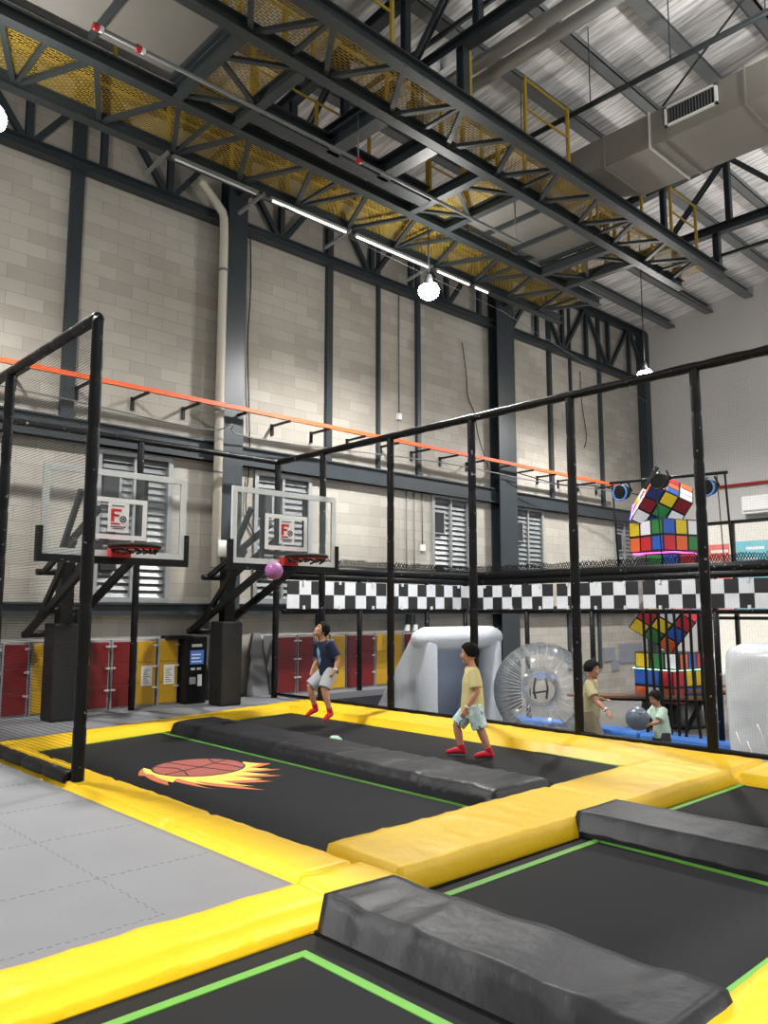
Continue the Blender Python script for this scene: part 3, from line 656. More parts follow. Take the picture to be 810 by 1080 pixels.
tramp('near trampoline between the two black pads with green outline', [(3.28, 1.45), (5.3, 1.45), (5.3, 3.5), (3.28, 3.5)], [((3.35, 3.315), (5.28, 3.315), .055), ((5.255, 3.3), (5.16, 1.6), .055), ((3.35, 1.655), (5.2, 1.655), .055)])
tramp('near trampoline at the right edge beyond the second black pad', [(5.85, -.4), (7.98, -.4), (7.98, 3.5), (5.85, 3.5)], [((5.9, 3.385), (8.02, 3.385), .055), ((7.98, 3.36), (7.82, -.3), .055)])
# flaming ball picture on the first lane (flat printed shapes)
def flat(name, poly, z, m): return MB().add([(p[0], p[1], z) for p in poly], [tuple(range(len(poly)))]).build(name, m, t1)
BALLR = mat('print_brick_red', (150, 74, 62), .7, 0, .08, 5); FLY = mat('print_yellow', (226, 200, 84), .7); FLO = mat('print_orange', (196, 104, 62), .7); INK = mat('print_black', (24, 22, 22), .7)
bc = V(4.55, 7.70, 0); r1, r2 = .50, .50
fwd = V(.10, -.995, 0).normalized(); sd_ = V(fwd.y, -fwd.x, 0)   # flames trail towards the near right
def P(u, v): q = bc+fwd*u+sd_*v; return (q.x, q.y)
zf = ZB+.004
def flame(k, z, m):
    # notches and tips around the trailing side of the ball, joined by bowed curves
    nt = [(-.42, .40), (-.05, .62*k), (.30, .56*k), (.62*k, .50*k), (.86*k, .26), (.72*k, .02), (.58*k, -.16), (.46*k, -.34), (.10, -.52)]
    tp = [(-.10, .66*k), (.52*k, .72*k), (.98*k, .52*k), (1.36*k, .24*k), (1.12*k, -.06), (.98*k, -.30*k), (.72*k, -.52*k), (.40*k, -.66*k)]
    pts = []
    for i in range(len(tp)):
        for a0, b0, bow in ((nt[i], tp[i], .10), (tp[i], nt[i+1], -.12)):
            p, q = V(*a0, 0), V(*b0, 0); d = q-p; mid = (p+q)/2+V(-d.y, d.x, 0)*bow
            for s in range(6):
                t_ = s/6; pts.append(p*(1-t_)**2+mid*2*t_*(1-t_)+q*t_*t_)
    pts += [V(*nt[-1], 0), V(.3, -.3, 0), V(.42, 0, 0), V(.3, .3, 0), V(-.1, .42, 0)]
    flat('flame_print', [P(q.x, q.y) for q in pts], z, m)
flame(1.0, zf, FLO); flame(.86, zf+.002, FLY)
flat('ball_outline', [P(.49*math.cos(a*PI/24), .49*math.sin(a*PI/24)) for a in range(48)], zf+.004, INK)
flat('ball_print', [P(.47*math.cos(a*PI/24), .47*math.sin(a*PI/24)) for a in range(48)], zf+.006, BALLR)
m = MB()
def ink(pts):
    for a, b in zip(pts, pts[1:]):
        p, q = P(*a), P(*b); m.bar((*p, zf+.008), (*q, zf+.008), .016, .002)
ink([(-.46, .08), (0, .0), (.46, -.1)]); ink([(.08, .46), (.02, 0), (-.12, -.45)])
ink([(-.36*1, .30), (-.1, .2), (.1, .25), (.3, .35)]); ink([(-.3, -.35), (-.05, -.24), (.2, -.28), (.38, -.27)])
m.build('ball_seams', INK, t1)
t = thing('marker_disc', 'small pale green disc lying on the far trampoline lane', 'marker', (6.76, 8.1, ZB))
m = MB(); m.loft([(6.76, 8.1, ZB+.001), (6.76, 8.1, ZB+.03), (6.76, 8.1, ZB+.045)], [(.1, .1), (.085, .085), (.05, .05)], 20); m.build('disc', mat('mint_green', (150, 214, 170), .5), t)
MB().torus((6.76, 8.1, ZB+.046), .05, .008).build('rim', WHITE, t)

# ------------------------------------------------------------------ tall net cage
NETX = brick('net_lengthwise', (20, 20, 20), (20, 20, 20), (20, 20, 20), (0, 2), .03, .03, .0012, holes=True, offset=0)
NETY = brick('net_crosswise', (20, 20, 20), (20, 20, 20), (20, 20, 20), (1, 2), .03, .03, .0012, holes=True, offset=0)
NETF = brick('net_fine', (28, 28, 28), (28, 28, 28), (28, 28, 28), (1, 2), .03, .03, 0.0002, holes=True, offset=0)
cage = thing('net_cage', 'tall cage of black foam covered poles and nets around the trampolines', 'net cage', (8.95, 7.5, 0))
def foam(pts, r, nm):
    m = MB(); P0, P1 = V(*pts[0]), V(*pts[1]); L = (P1-P0).length; k = max(2, int(L/.55)); Q = []; R_ = []
    for i in range(k):
        a, b = i/k, (i+1)/k
        Q += [P0.lerp(P1, a+.001), P0.lerp(P1, a+.012), P0.lerp(P1, b-.012), P0.lerp(P1, b-.001)]; R_ += [r*.9, r, r*1.02, r*.9]
    m.tube(Q, R_, 12); return m.build(nm, BLACK, cage)
H = 4.48
for y in (12.5, 11.11, 9.34, 7.59, 5.86, 4.13): foam(((8.95, y, -.02), (8.95, y, H)), .06, 'pole')
for y in (2.4, .7): foam(((8.95, y, -.02), (8.95, y, H)), .06, 'pole')
foam(((8.95, 12.5, H), (8.95, -.5, H)), .06, 'top_rail')
for x in (3.12, 6.1): foam(((x, 12.5, 0), (x, 12.5, H)), .055, 'pole')
foam(((3.12, 12.5, H), (8.95, 12.5, H)), .055, 'top_rail')
for y in (7.41, 9.9): foam(((3.12, y, -.0), (3.12, y, H)), .06, 'pole')
foam(((3.12, 7.41, H), (3.12, 12.5, H)), .06, 'top_rail')
foam(((3.08, 7.45, .08), (3.08, 12.5, .08)), .07, 'bottom_rail')
MB().bb((3.118, 7.45, .1), (3.122, 12.5, H)).build('netting', NETY, cage)
MB().bb((8.949, -.5, .06), (8.951, 12.5, H)).build('netting', NETF, cage)
m = MB(); rr = random.Random(3)
y = 12.3
while y > 0:       # loops of cord lashing the net to the pad
    m.tube([(8.93, y, .06), (8.95, y-.05, .07+.02*rr.random()), (8.93, y-.1, .06)], .01, 5); y -= .11
m.tube([(8.93, 12.4, .07), (8.93, -.5, .06)], .03, 6)
m.build('bottom_lashing', BLACKM, cage)

# ------------------------------------------------------------------ basketball hoops
GLASS = glassy('board_glass', (205, 215, 215), .05, .03, .5)
RIMR = mat('rim_red', (188, 40, 44), .4)
def hoop(x, label):
    t = thing('basketball_hoop', label, 'basketball hoop', (x, 12.1, 0), group='basketball hoops at the end of the lanes')
    MB().bb((x-.22, 11.9, 0), (x+.2, 12.3, 1.43)).build('post_padding', mat('black_post_pad', (20, 21, 23), .5, 0, .1, 4, .15, 8), t, bev=.03)
    MB().bb((x-.11, 12.0, 1.4), (x+.09, 12.2, 2.36)).build('post', BLACKM, t)
    for s in (-.28, .28):
        MB().bar((x+s, 12.85, 1.25), (x+s, 10.48, 2.33), .07, .11).build('lower_arm', BLACKM, t)
        MB().bar((x+s*.8, 12.4, 2.2), (x+s*.8, 10.52, 3.0), .06, .09).build('upper_arm', BLACKM, t)
    for s in (-.28, ): MB().bar((x+s, 12.45, 1.42), (x+s, 11.15, 2.62), .06, .09).build('strut', BLACKM, t); MB().bar((x+s, 11.6, 2.5), (x+s, 11.0, 3.3), .06, .09).build('strut', BLACKM, t)
    for z, y in ((1.25, 12.85), (1.62, 12.1), (2.2, 12.4)): MB().tube([(x-.34, y, z), (x+.34, y, z)], .05, 10).build('cross_shaft', BLACKM, t)
    m = MB()
    for s in (-.42, .42): m.bb((x+s-.03, 10.44, 2.35), (x+s+.03, 10.5, 3.45))
    m.bb((x-.42, 10.44, 2.5), (x+.42, 10.5, 2.56)); m.build('board_bracket', BLACKM, t)
    a, b, z0, z1, y = x-1.03, x+1.03, 2.34, 3.53, 10.4
    bd = MB().bb((a, y, z0), (b, y+.02, z1)).build('backboard', GLASS, t)
    m = MB(); k = .085
    for p, q in (((a, z0), (a+k, z1)), ((b-k, z0), (b, z1)), ((a+k, z1-k), (b-k, z1)), ((a+k, z0), (b-k, z0+k))): m.bb((p[0], y-.012, p[1]), (q[0], y+.03, q[1]))
    m.build('white_border', mat('border_white', (206, 210, 208), .5), bd)
    m = MB(); c, d, e, f = x-.42, x+.42, 2.58, 3.15; k = .065
    for p, q in (((c, e), (c+k, f)), ((d-k, e), (d, f)), ((c+k, f-k), (d-k, f)), ((c+k, e), (d-k, e+k))): m.bb((p[0], y-.008, p[1]), (q[0], y-.001, q[1]))
    m.build('target_square', WHITE, bd)
    m = MB(); m.bb((a-.05, y-.03, z0-.1), (b+.05, y+.05, z0))
    for s in (a-.05, b-.02): m.bb((s, y-.032, z0), (s+.07, y+.052, z0+.36))
    m.build('edge_padding', BLACK, t)
    # notice sticker
    m = MB(); sx, sz = x+.0, 2.88; m.bb((sx-.15, y-.012, sz-.2), (sx+.15, y-.009, sz+.2)); yy = y-.014
    m.m = 1
    def q(x0, x1, z0_, z1_): m.bb((sx+x0, yy, sz+z0_), (sx+x1, yy+.002, sz+z1_))
    q(-.11, -.06, -.06, .12); q(-.06, .04, .08, .12); q(-.06, .01, .01, .045)     # red F-shaped sign
    q(-.11, .02, -.1, -.075)
    m.m = 2; q(-.1, .08, .155, .17); q(-.11, .11, -.135, -.12); q(-.08, .08, -.16, -.145); q(-.1, -.03, .03, .04)
    m.torus((sx+.065, yy, sz-.02), .042, .008, Matrix.Rotation(PI/2, 3, 'X'), 18, 6); m.bar((sx+.035, yy, sz-.05), (sx+.095, yy, sz+.01), .004, .012); m.bar((sx+.035, yy, sz+.01), (sx+.095, yy, sz-.05), .004, .012)
    m.build('notice_sticker', [WHITE, mat('sticker_red', (196, 30, 44), .5), mat('sticker_ink', (60, 40, 44), .5)], bd)
    m = MB(); m.bb((x-.14, 10.26, 2.33), (x+.14, 10.39, 2.46)); m.bb((x-.1, 10.14, 2.4), (x+.1, 10.28, 2.44)); m.build('rim_bracket', RIMR, t)
    rm = MB().torus((x+.0, 9.86, 2.43), .30, .022).build('rim', RIMR, t)
    m = MB(); rr = random.Random(int(x*10))
    for k in range(18):
        a0 = 2*PI*k/18; l = .02+.05*rr.random()
        m.tube([(x+.30*math.cos(a0), 9.86+.30*math.sin(a0), 2.46), (x+.285*math.cos(a0+.1), 9.86+.285*math.sin(a0+.1), 2.42-l*.5), (x+.26*math.cos(a0+.35), 9.86+.26*math.sin(a0+.35), 2.42-l)], .018, 6)
    m.torus((x, 9.86, 2.45), .312, .032); m.build('frayed_net', mat('frayed_net_black', (22, 18, 18), .8), rm)
hoop(4.78, 'basketball hoop on the left with clear backboard, behind the near net pole')
hoop(7.63, 'basketball hoop on the right with clear backboard, above the jumping boy')
def playball(x, y, z, r, m, label, cat='ball'):
    t = thing('play_ball', label, cat, (x, y, z))
    MB().ell((x, y, z), r, None, 24, 16).build('ball_skin', m, t)
    MB().torus((x, y, z), r*.997, r*.012, Matrix.Rotation(.9, 3, 'X') @ Matrix.Rotation(.4, 3, 'Y'), 32, 6).build('seam', m, t)
    MB().ell((x-r*.6, y-r*.6, z+r*.52), r*.06).build('valve', DARK, t)
    return t
playball(6.9, 9.7, 2.2, .135, mat('purple_ball', (168, 104, 160), .4), 'purple ball in the air below the right hoop')

# ------------------------------------------------------------------ checkered barrier around the lower court
CHB = mat('banner_black', (24, 24, 26), .6, 0, .05); CHW = mat('banner_white', (205, 208, 212), .55, 0, .05, 6)
BL = 14.5
bar_ = thing('court_barrier', 'black railed barrier with padded roll running along the lockers', 'barrier', (11.8, 12.42, 0))
def frame(p, q, posts):
    p, q = V(*p), V(*q)
    for z, r in ((2.28, .07), (1.6, .045)): MB().tube([(p.x, p.y, z), (q.x, q.y, z)], r, 10).build('rail', BLACK, bar_)
    MB().tube([(p.x, p.y, 2.42), (q.x, q.y, 2.42)], .09, 10).build('padded_roll', BLACK, bar_)
    for s in posts:
        a = p.lerp(q, s); MB().tube([(a.x, a.y, ZL if a.x > 14 else 0), (a.x, a.y, 2.3)], .055, 10).build('post', BLACK, bar_)
    m = MB(); k = int((q-p).length/.05); rr = random.Random(5); d = (q-p)
    for i in range(k):     # sagging black net above the roll
        a = p+d*(i/k); b = p+d*((i+2)/k); h = .12+.05*rr.random(); m.bar((a.x, a.y, 2.45), (b.x, b.y, 2.5+h), .012, .012); m.bar((b.x, b.y, 2.45), (a.x, a.y, 2.5+h), .012, .012)
    m.build('bunched_net', FRAMEK, bar_)
frame((9.05, 12.42, 0), (BL, 12.42, 0), (.36, .73, .97))
bar_ = thing('court_barrier', 'black railed barrier with padded roll running towards the right edge', 'barrier', (BL, 6, ZL))
frame((BL, 12.3, 0), (BL, .5, 0), (.13, .27, .49, .62, .8, 1))
def banner(p, q, n, label, off):
    p, q = V(*p, 0), V(*q, 0); d = (q-p)/n; m = MB(); nrm = V(-d.y, d.x, 0).normalized()*.012
    if nrm.dot(V(-1, -1, 0)) < 0: nrm = -nrm
    for i in range(n):
        for j in range(2):
            a = p+d*i; b = p+d*(i+1); z0 = 1.66+j*.265; z1 = z0+.265; m.m = (i+j+off) % 2
            x = [(a.x, a.y, z0), (b.x, b.y, z0), (b.x, b.y, z1), (a.x, a.y, z1)]; y = [(c[0]+nrm.x, c[1]+nrm.y, c[2]) for c in x]
            m.add(x+y, [(0, 1, 2, 3), (7, 6, 5, 4), (0, 4, 5, 1), (1, 5, 6, 2), (2, 6, 7, 3), (3, 7, 4, 0)])
    t = thing('checkered_banner', label, 'banner', ((p.x+q.x)/2, (p.y+q.y)/2, 1.66), group='black and white checkered banners')
    m.build('banner_sheet', [CHB, CHW], t)
    c = MB()
    for s in (.15, .5, .85):
        for z in (2.17, 1.68): a = p+(q-p)*s+nrm*1.3; c.box((a.x, a.y, z), (.05, .05, .07))
    c.build('cable_ties', CHW, t)
b0 = 12.36
banner((9.1, b0), (11.7, b0), 9, 'checkered banner starting at the net corner, above the jumping boy', 1)
banner((11.78, b0), (14.4, b0), 9, 'checkered banner above the inflatable goal, left of the barrier bend', 0)
banner((BL-.08, 12.2), (BL-.08, 10.0), 8, 'checkered banner just right of the barrier bend', 0)
banner((BL-.08, 9.9), (BL-.08, 8.0), 7, 'checkered banner above the boy in khaki, left of the cube tower', 1)
banner((BL-.08, 7.9), (BL-.08, 5.5), 9, 'checkered banner across the front of the cube tower', 1)
banner((BL-.08, 5.4), (BL-.08, 2.4), 11, 'checkered banner at the right edge above the wrapped goal', 0)
# hanging straps
for i in range(8):
    y = 7.92-i*.158; rr = random.Random(i); m = MB()
    pts = [(14.42, y, 1.6), (14.42+.05*rr.random(), y+.05*(rr.random()-.5), .8), (14.4, y-.03, .1), (14.42, y+.06*(rr.random()-.5)-.1*(i > 5), -.72)]
    for a, b in zip(pts, pts[1:]): m.bar(a, b, .055, .012, (1, 0, 0))
    tag(m.build('hanging_strap', BLACKM, loc=pts[0]), 'black strap hanging in front of the cube tower, %s from the left' % ORD[i], 'strap', 'straps in front of the cube tower')
# blue kerb of the court
for i, (a, b) in enumerate(((11.9, 10.05), (10.0, 8.05), (8.0, 6.05), (6.0, 3.0))):
    t = thing('kerb_pad', 'blue padded kerb of the lower court, %s' % ['left one behind the goal', 'behind the bubble ball', 'behind the two boys with the ball', 'behind the wrapped goal'][i], 'pad', (BL, (a+b)/2, ZL), group='blue kerb pads')
    MB().bb((BL-.28, a, ZL), (BL+.25, b, ZL+.2)).build('pad_body', BLUE, t, bev=.04); MB().bb((BL-.285, a-.02, ZL+.09), (BL-.275, b+.02, ZL+.1)).build('piping', mat('blue_piping', (150, 190, 230), .5), t)

# ------------------------------------------------------------------ inflatables
def goal(ox, oy, rot, label, wd=2.9, dp=1.6, h=2.2, nm='inflatable_goal'):
    t = thing(nm, label, 'inflatable goal', (ox, oy, ZL), (0, 0, rot), 'inflatable goals on the lower court'); r = .24
    for x in (r, wd-r):
        m = MB(); m.smooth = True; m.loft([(x, r, .02), (x, r, .15), (x, r, h-.35), (x, r, h-.05)], [(r*.9, r*.9), (r, r), (r*1.02, r), (r*.7, r*.7)], 18, round_ends=False); m.build('post', PVCW, t, local=True)
    m = MB(); m.loft([(.1, r, h-r), (.22, r, h-r), (wd-.22, r, h-r), (wd-.1, r, h-r)], [(r*.8, r*.8), (r, r), (r, r), (r*.8, r*.8)], 18, round_ends=True); m.build('crossbar', PVCW, t, local=True)
    for x in (.0, wd-.1):
        m = MB(); v = [(x, r, 0), (x, dp, 0), (x, dp, .2), (x, r+.1, h-.1), (x, r, h-.1)]; v2 = [(a+.1, b, c) for a, b, c in v]
        m.add(v+v2, [(0, 1, 2, 3, 4), (9, 8, 7, 6, 5)]+[(i, i+5, (i+1) % 5+5, (i+1) % 5) for i in range(5)]); m.build('side_wall', PVCW, t, local=True, bev=.03)
    m = MB(); v = [(.1, dp-.08, 0), (wd-.1, dp-.08, 0), (wd-.1, r+.1, h-.15), (.1, r+.1, h-.15)]; v2 = [(a, b+.08, c) for a, b, c in v]
    m.add(v+v2, [(0, 1, 2, 3), (7, 6, 5, 4), (0, 4, 5, 1), (1, 5, 6, 2), (2, 6, 7, 3), (3, 7, 4, 0)]); m.build('back_sheet', PVCB, t, local=True)
    m = MB(); m.loft([(.15, dp-.1, .14), (wd-.15, dp-.1, .14)], [(.14, .14)]*2, 14, round_ends=True); m.build('base_tube', PVCW, t, local=True)
    return t
goal(11.1, 10.6, math.radians(3), 'grey blue inflatable goal behind the boy in yellow', wd=2.6)
# second goal, wrapped in clear film, seen from its end
t = thing('inflatable_goal', 'pale inflatable goal with shiny wrinkled side at the right edge', 'inflatable goal', (13.0, 4.98, ZL), (0, 0, math.radians(0)), 'inflatable goals on the lower court')
m = MB(); m.smooth = True; vs = []; nu, nz = 44, 34
for k in range(nz+1):
    zz = 2.0*k/nz; e = min(1, (2.0-zz)/.22); ins = .0 if e >= 1 else .2*(1-math.sqrt(1-(1-e)**2))
    for i in range(nu):
        a = 2*PI*i/nu; ca, sa = math.cos(a), math.sin(a); sq = 1/max(abs(ca)**5+abs(sa)**5, .01)**.2
        wob = .03*noise.noise(V(ca*2, sa*2, zz*1.2))+.02*noise.noise(V(ca*6+zz*3, sa*6, zz*3))
        vs.append(((.75-ins+wob)*ca*sq, (1.15-ins+wob)*sa*sq-.6, zz))
fs = [(k*nu+i, k*nu+(i+1) % nu, (k+1)*nu+(i+1) % nu, (k+1)*nu+i) for k in range(nz) for i in range(nu)]+[tuple(range(nz*nu, nz*nu+nu))]
m.add(vs, fs); m.build('air_chamber', mat('shiny_white_pvc', (205, 209, 212), .22, 0, .03, 3, .45, 4), t, local=True)
m = MB(); rr = random.Random(4)
for k in range(7):
    y = -.1-.16*k; z = .5+rr.random()*.9; m.tube([(-.775, y+.4, z), (-.785, y+.34, z-.15), (-.775, y+.26, z-.34)], .008, 5)
m.build('film_crease', WHITE, t, local=True)
MB().loft([(0, -.6, 1.98), (0, -.6, 2.04)], [(.08, .08)]*2, 14).build('air_valve', WHITE, t, local=True)
# bubble ball
BUB = glassy('clear_vinyl', (225, 230, 232), .06, .12, .6, .25, 2.5)
BUB2 = glassy('clear_vinyl_tunnel', (232, 236, 238), .12, .15, .6, .3, 4)
bx, by, bz, R = 13.12, 9.42, .06, .94
t = thing('bubble_ball', 'big clear inflatable bubble ball beside the goal', 'bubble ball', (bx, by, ZL))
ax = V(-.78, -.52, .18).normalized(); u = ax.cross(V(0, 0, 1)).normalized(); v = ax.cross(u)
M = Matrix((u, v, ax)).transposed()
m = MB(); m.ell((bx, by, bz), R, M, 36, 24, lambda d: (1-.0*abs(d.z))*(1 if abs(d.z) < .9 else .985)); m.build('outer_skin', BUB, t)
m = MB(); m.loft([V(bx, by, bz)+ax*k for k in (-.8, -.5, 0, .5, .8)], [(.34, .34), (.27, .27), (.25, .25), (.27, .27), (.34, .34)], 24, caps=False); m.build('inner_tunnel', BUB2, t)
for s in (-1, 1): MB().torus(V(bx, by, bz)+ax*(.8*s), .33, .035, M).build('tunnel_rim', BUB2, t)
cm = mat('clear_cord', (225, 228, 230), .3); m = MB()
for k in range(26):
    a = 2*PI*k/26
    for h in (-.45, 0, .45):
        d = u*math.cos(a+h)+v*math.sin(a+h); rad = math.sqrt(R*R-h*h)*.99; c = V(bx, by, bz)+ax*h
        m.tube([c+d*.26, c+d*rad], .006, 4)
m.build('tension_cords', glassy('milky_cord', (235, 238, 240), .3), t)
m = MB(); c = V(bx, by, bz)+ax*.55
for s in (-.1, .1): m.tube([c+u*s+v*.2, c+u*(s*1.3)+v*.02+ax*.06, c+u*s-v*.18], .022, 6)
m.tube([c+u*-.14+v*.05, c+u*.16+v*.1], .018, 6); m.build('harness_strap', BLACKM, t)
for k in range(3): MB().loft([V(bx, by, bz)+(V(-.5, -.6, .3+.25*k)).normalized()*R*q_ for q_ in (.99, 1.015)], [(.05, .05)]*2, 12).build('valve_patch', BUB2, t)

# ------------------------------------------------------------------ cube tower
CC = {'R': (190, 40, 50), 'O': (222, 104, 52), 'Y': (218, 190, 40), 'W': (226, 226, 230), 'B': (44, 92, 180), 'G': (52, 124, 62), 'N': (34, 46, 104), 'D': (120, 24, 30)}
CK = list(CC); CM = [mat('cube_black', (14, 14, 15), .4)]+[mat('cube_'+k, CC[k], .35, 0, .03) for k in CK]
def cubelayers(t, E_, parts):
    """parts: list of (rows, z0, turn, faces dict side->strings); each layer block is one part with coloured squares"""
    s = E_/3
    for rows, z0, turn, faces in parts:
        m = MB(); h = rows*s; m.box((0, 0, z0+h/2), (E_, E_, h)); Rz = Matrix.Rotation(turn, 3, 'Z')
        for side, txt in faces.items():
            for r_ in range(len(txt)):
                for c_ in range(3):
                    m.m = 1+CK.index(txt[r_][c_]); a = (c_-1)*s; zc = z0+h-(r_+.5)*s; k = s*.86; e = E_/2
                    if side == 'F': m.box((a, -e, zc), (k, .02, k))      # faces -Y
                    if side == 'L': m.box((-e, -a, zc), (.02, k, k))     # faces -X
                    if side == 'T': m.box((a, e-s*(r_+.5), z0+h), (k, k, .02))
                    if side == 'U': m.box((a, e-s*(r_+.5), z0), (k, k, .02))
        m.m = 0; m.v = [Rz @ p for p in m.v]
        m.build('cube_layer', CM, t, local=True, bev=.012)
tx, ty, E_ = 17.15, 8.82, 1.08
def cube(name, label, z, rot): return thing(name, label, 'puzzle cube', (tx, ty, z), rot, 'giant puzzle cubes in the tower')
tag(MB().loft([(tx, ty, ZL), (tx, ty, ZL+.1), (tx, ty, ZL+.5)], [(.8, .8), (.7, .7), (.62, .62)], 28).build('tower_plinth', CM[0], loc=(tx, ty, ZL)), 'round black plinth under the cube tower', 'plinth')
z1 = ZL+.5
t = cube('puzzle_cube', 'giant puzzle cube at the bottom of the tower with twisted layers, behind straps', z1, (0, 0, math.radians(-14)))
cubelayers(t, E_, [(2, 0, 0, {'L': ['BBR', 'OWO'], 'F': ['RYY', 'RBB'], 'T': ['WGR', 'RBO', 'YWG']}), (1, .74, math.radians(12), {'L': ['YGW'], 'F': ['OBR']})])
GLOW = emit('pink_led', (255, 90, 200), 3); GLOWG = emit('green_led', (190, 255, 220), 2.5); GLOWB = emit('violet_led', (120, 90, 255), 3)
m = MB()
for s in (-1, 1): m.bb((-.56, s*.56-.012, .722), (.56, s*.56+.012, .738)); m.bb((s*.56-.012, -.56, .722), (s*.56+.012, .56, .738))
m.build('led_strip', GLOWG, t, local=True)
zt = z1+E_+.9
t = cube('puzzle_cube', 'giant puzzle cube balanced on its corner behind the checkered banner', zt, (math.radians(40), math.radians(-32), math.radians(10)))
cubelayers(t, E_, [(3, -E_/2, 0, {'L': ['YWR', 'RYB', 'YGO'], 'F': ['WRG', 'GWR', 'OYR'], 'T': ['BRW', 'OGY', 'RBW'], 'U': ['GRY', 'WOB', 'RRY']})])
z3 = 2.52
t = cube('puzzle_cube', 'giant upright puzzle cube with a turned bottom layer above the banner', z3, (0, 0, math.radians(0)))
cubelayers(t, E_, [(1, 0, math.radians(40), {'L': ['GBR'], 'F': ['BRO']}), (2, .42, math.radians(-19), {'L': ['YWG', 'ORB'], 'F': ['BYW', 'ROG'], 'T': ['WRB', 'GYO', 'BWR']})])
m = MB()
for s in (-1, 1): m.bb((-.5, s*.5-.015, .375), (.5, s*.5+.015, .4)); m.bb((s*.5-.015, -.5, .375), (s*.5+.015, .5, .4))
m.build('led_strip', GLOW, t, local=True)
# topmost cube, tipped over
Lv, Uv = V(.728, -.686, 0), V(0, 0, 1); Dv = V(-.686, -.728, 0)     # right, up, towards the hall's trampoline side
e2 = (Lv*.87-Uv*.46+Dv*.10).normalized(); e1 = (Lv*.50+Uv*.63+Dv*.57); e1 = (e1-e2*e1.dot(e2)).normalized(); e3 = e2.cross(e1)
if e3.dot(Dv) < 0: e3 = -e3
Ra = Matrix((e2, -e3, e1)).transposed()
if Ra.determinant() < 0: Ra = Matrix((-e2, -e3, e1)).transposed()
t = thing('puzzle_cube', 'giant tilted puzzle cube on the very top of the tower', 'puzzle cube', (tx-.02, ty, 4.06), tuple(Ra.to_euler()), 'giant puzzle cubes in the tower')
E_ = .98
cubelayers(t, E_, [(3, -E_/2, 0, {'F': ['NYD', 'DGW', 'WNG'], 'L': ['OWO', 'WRW', 'YOW'], 'T': ['WRO', 'GOW', 'YBW'], 'U': ['RBG', 'YWO', 'GBR']})])
m = MB(); h = E_/2+.01
for s in (-1, 1): m.bar((-h, -h, s*h), (-h, h, s*h), .02, .02); m.bar((s*h, -h, -h), (s*h, h, -h), .02, .02)
m.build('led_strip', GLOWB, t, local=True)
# spotlight bar in front of the tower
t = thing('light_bar', 'thin black bar carrying stage spotlights in front of the top cube', 'light bar', (14.35, 7.4, 4.22))
MB().tube([(14.35, 8.5, 4.2), (14.35, 6.1, 4.12)], .03, 8).build('bar', BLACKM, t)
for y in (7.5, 6.3): MB().tube([(14.35, y, 4.14), (14.48, y, 2.4)], .01, 5).build('cord', BLACKM, t)
MB().bar((14.35, 7.75, 4.0), (14.35, 7.45, 4.4), .06, .06).build('clamp', BLACKM, t)
MB().tube([(14.35, 8.45, 4.2), (14.5, 8.45, 2.4)], .02, 6).build('stand', BLACKM, t); MB().tube([(14.35, 6.15, 4.13), (14.5, 6.15, 2.4)], .02, 6).build('stand', BLACKM, t)
for i, (y, z, lb) in enumerate(((8.15, 3.97, 'blue edged stage spotlight left of the top cube'), (7.33, 4.1, 'round black stage spotlight in front of the top cube'), (6.4, 3.87, 'stage spotlight right of the net pole beside the top cube'))):
    s = thing('stage_spotlight', lb, 'spotlight', (14.28, y, z), group='stage spotlights on the bar')
    m = MB(); m.loft([(14.38, y, z+.02), (14.3, y, z), (14.12, y, z-.03)], [(.1, .1), (.14, .14), (.15, .15)], 18); m.build('can', BLACKM, s)
    MB().torus((14.12, y, z-.03), .145, .02, Matrix.Rotation(PI/2, 3, 'Y')).build('rim', mat('spot_blue', (70, 120, 190), .3) if i != 1 else BLACKM, s)
    m = MB()
    for q_ in (-.17, .17): m.bar((14.28, y+q_, z), (14.33, y+q_*.4, z+.2), .02, .03)
    m.build('yoke', BLACKM, s)
# benches and table on the lower floor
def table(x, y, rot, label, L, W, h, cat='bench'):
    t = thing('wooden_'+cat, label, cat, (x, y, ZL), (0, 0, rot))
    for k in range(3): MB().bb((-L/2, -W/2+k*W/3+.01, h-.05), (L/2, -W/2+(k+1)*W/3-.01, h)).build('plank', WOOD, t, local=True)
    for s in (-1, 1):
        for q_ in (-1, 1): MB().bar((s*L*.42, q_*W*.35, h-.05), (s*L*.3, q_*W*.45, 0), .05, .05).build('leg', BLACKM, t, local=True)
    MB().bb((-L*.42, -.03, h-.12), (L*.42, .03, h-.06)).build('rail', BLACKM, t, local=True)
table(15.9, 8.9, math.radians(-60), 'low brown wooden bench behind the boy in khaki', 3.0, .5, .72)
table(17.9, 7.7, math.radians(-47), 'brown table beyond the straps in front of the glazing', 3.2, .8, .8, 'table')
table(22.0, 9.2, math.radians(-90), 'long brown bench by the glazed opening', 3.6, .5, .5)
for i, z in enumerate((.0, .62)):
    pass
# ------------------------------------------------------------------ people
def remesh(mb, voxel, smooth=3, name='tmp'):
    me = bpy.data.meshes.new(name); me.from_pydata([tuple(p) for p in mb.v], [], mb.f); me.update()
    o = bpy.data.objects.new(name, me); COL.objects.link(o)
    r = o.modifiers.new('r', 'REMESH'); r.mode = 'VOXEL'; r.voxel_size = voxel; r.use_smooth_shade = True
    s = o.modifiers.new('s', 'SMOOTH'); s.factor = .5; s.iterations = smooth
    dg = bpy.context.evaluated_depsgraph_get(); dg.update()
    me2 = bpy.data.meshes.new_from_object(o.evaluated_get(dg))
    bpy.data.objects.remove(o)
    return me2
def put(name, me, m, parent):
    me.materials.clear(); me.materials.append(m)
    me.polygons.foreach_set('use_smooth', [True]*len(me.polygons))
    o = bpy.data.objects.new(name, me); COL.objects.link(o); o.parent = parent; ROOT[o.name] = Vector((0, 0, 0)); return o
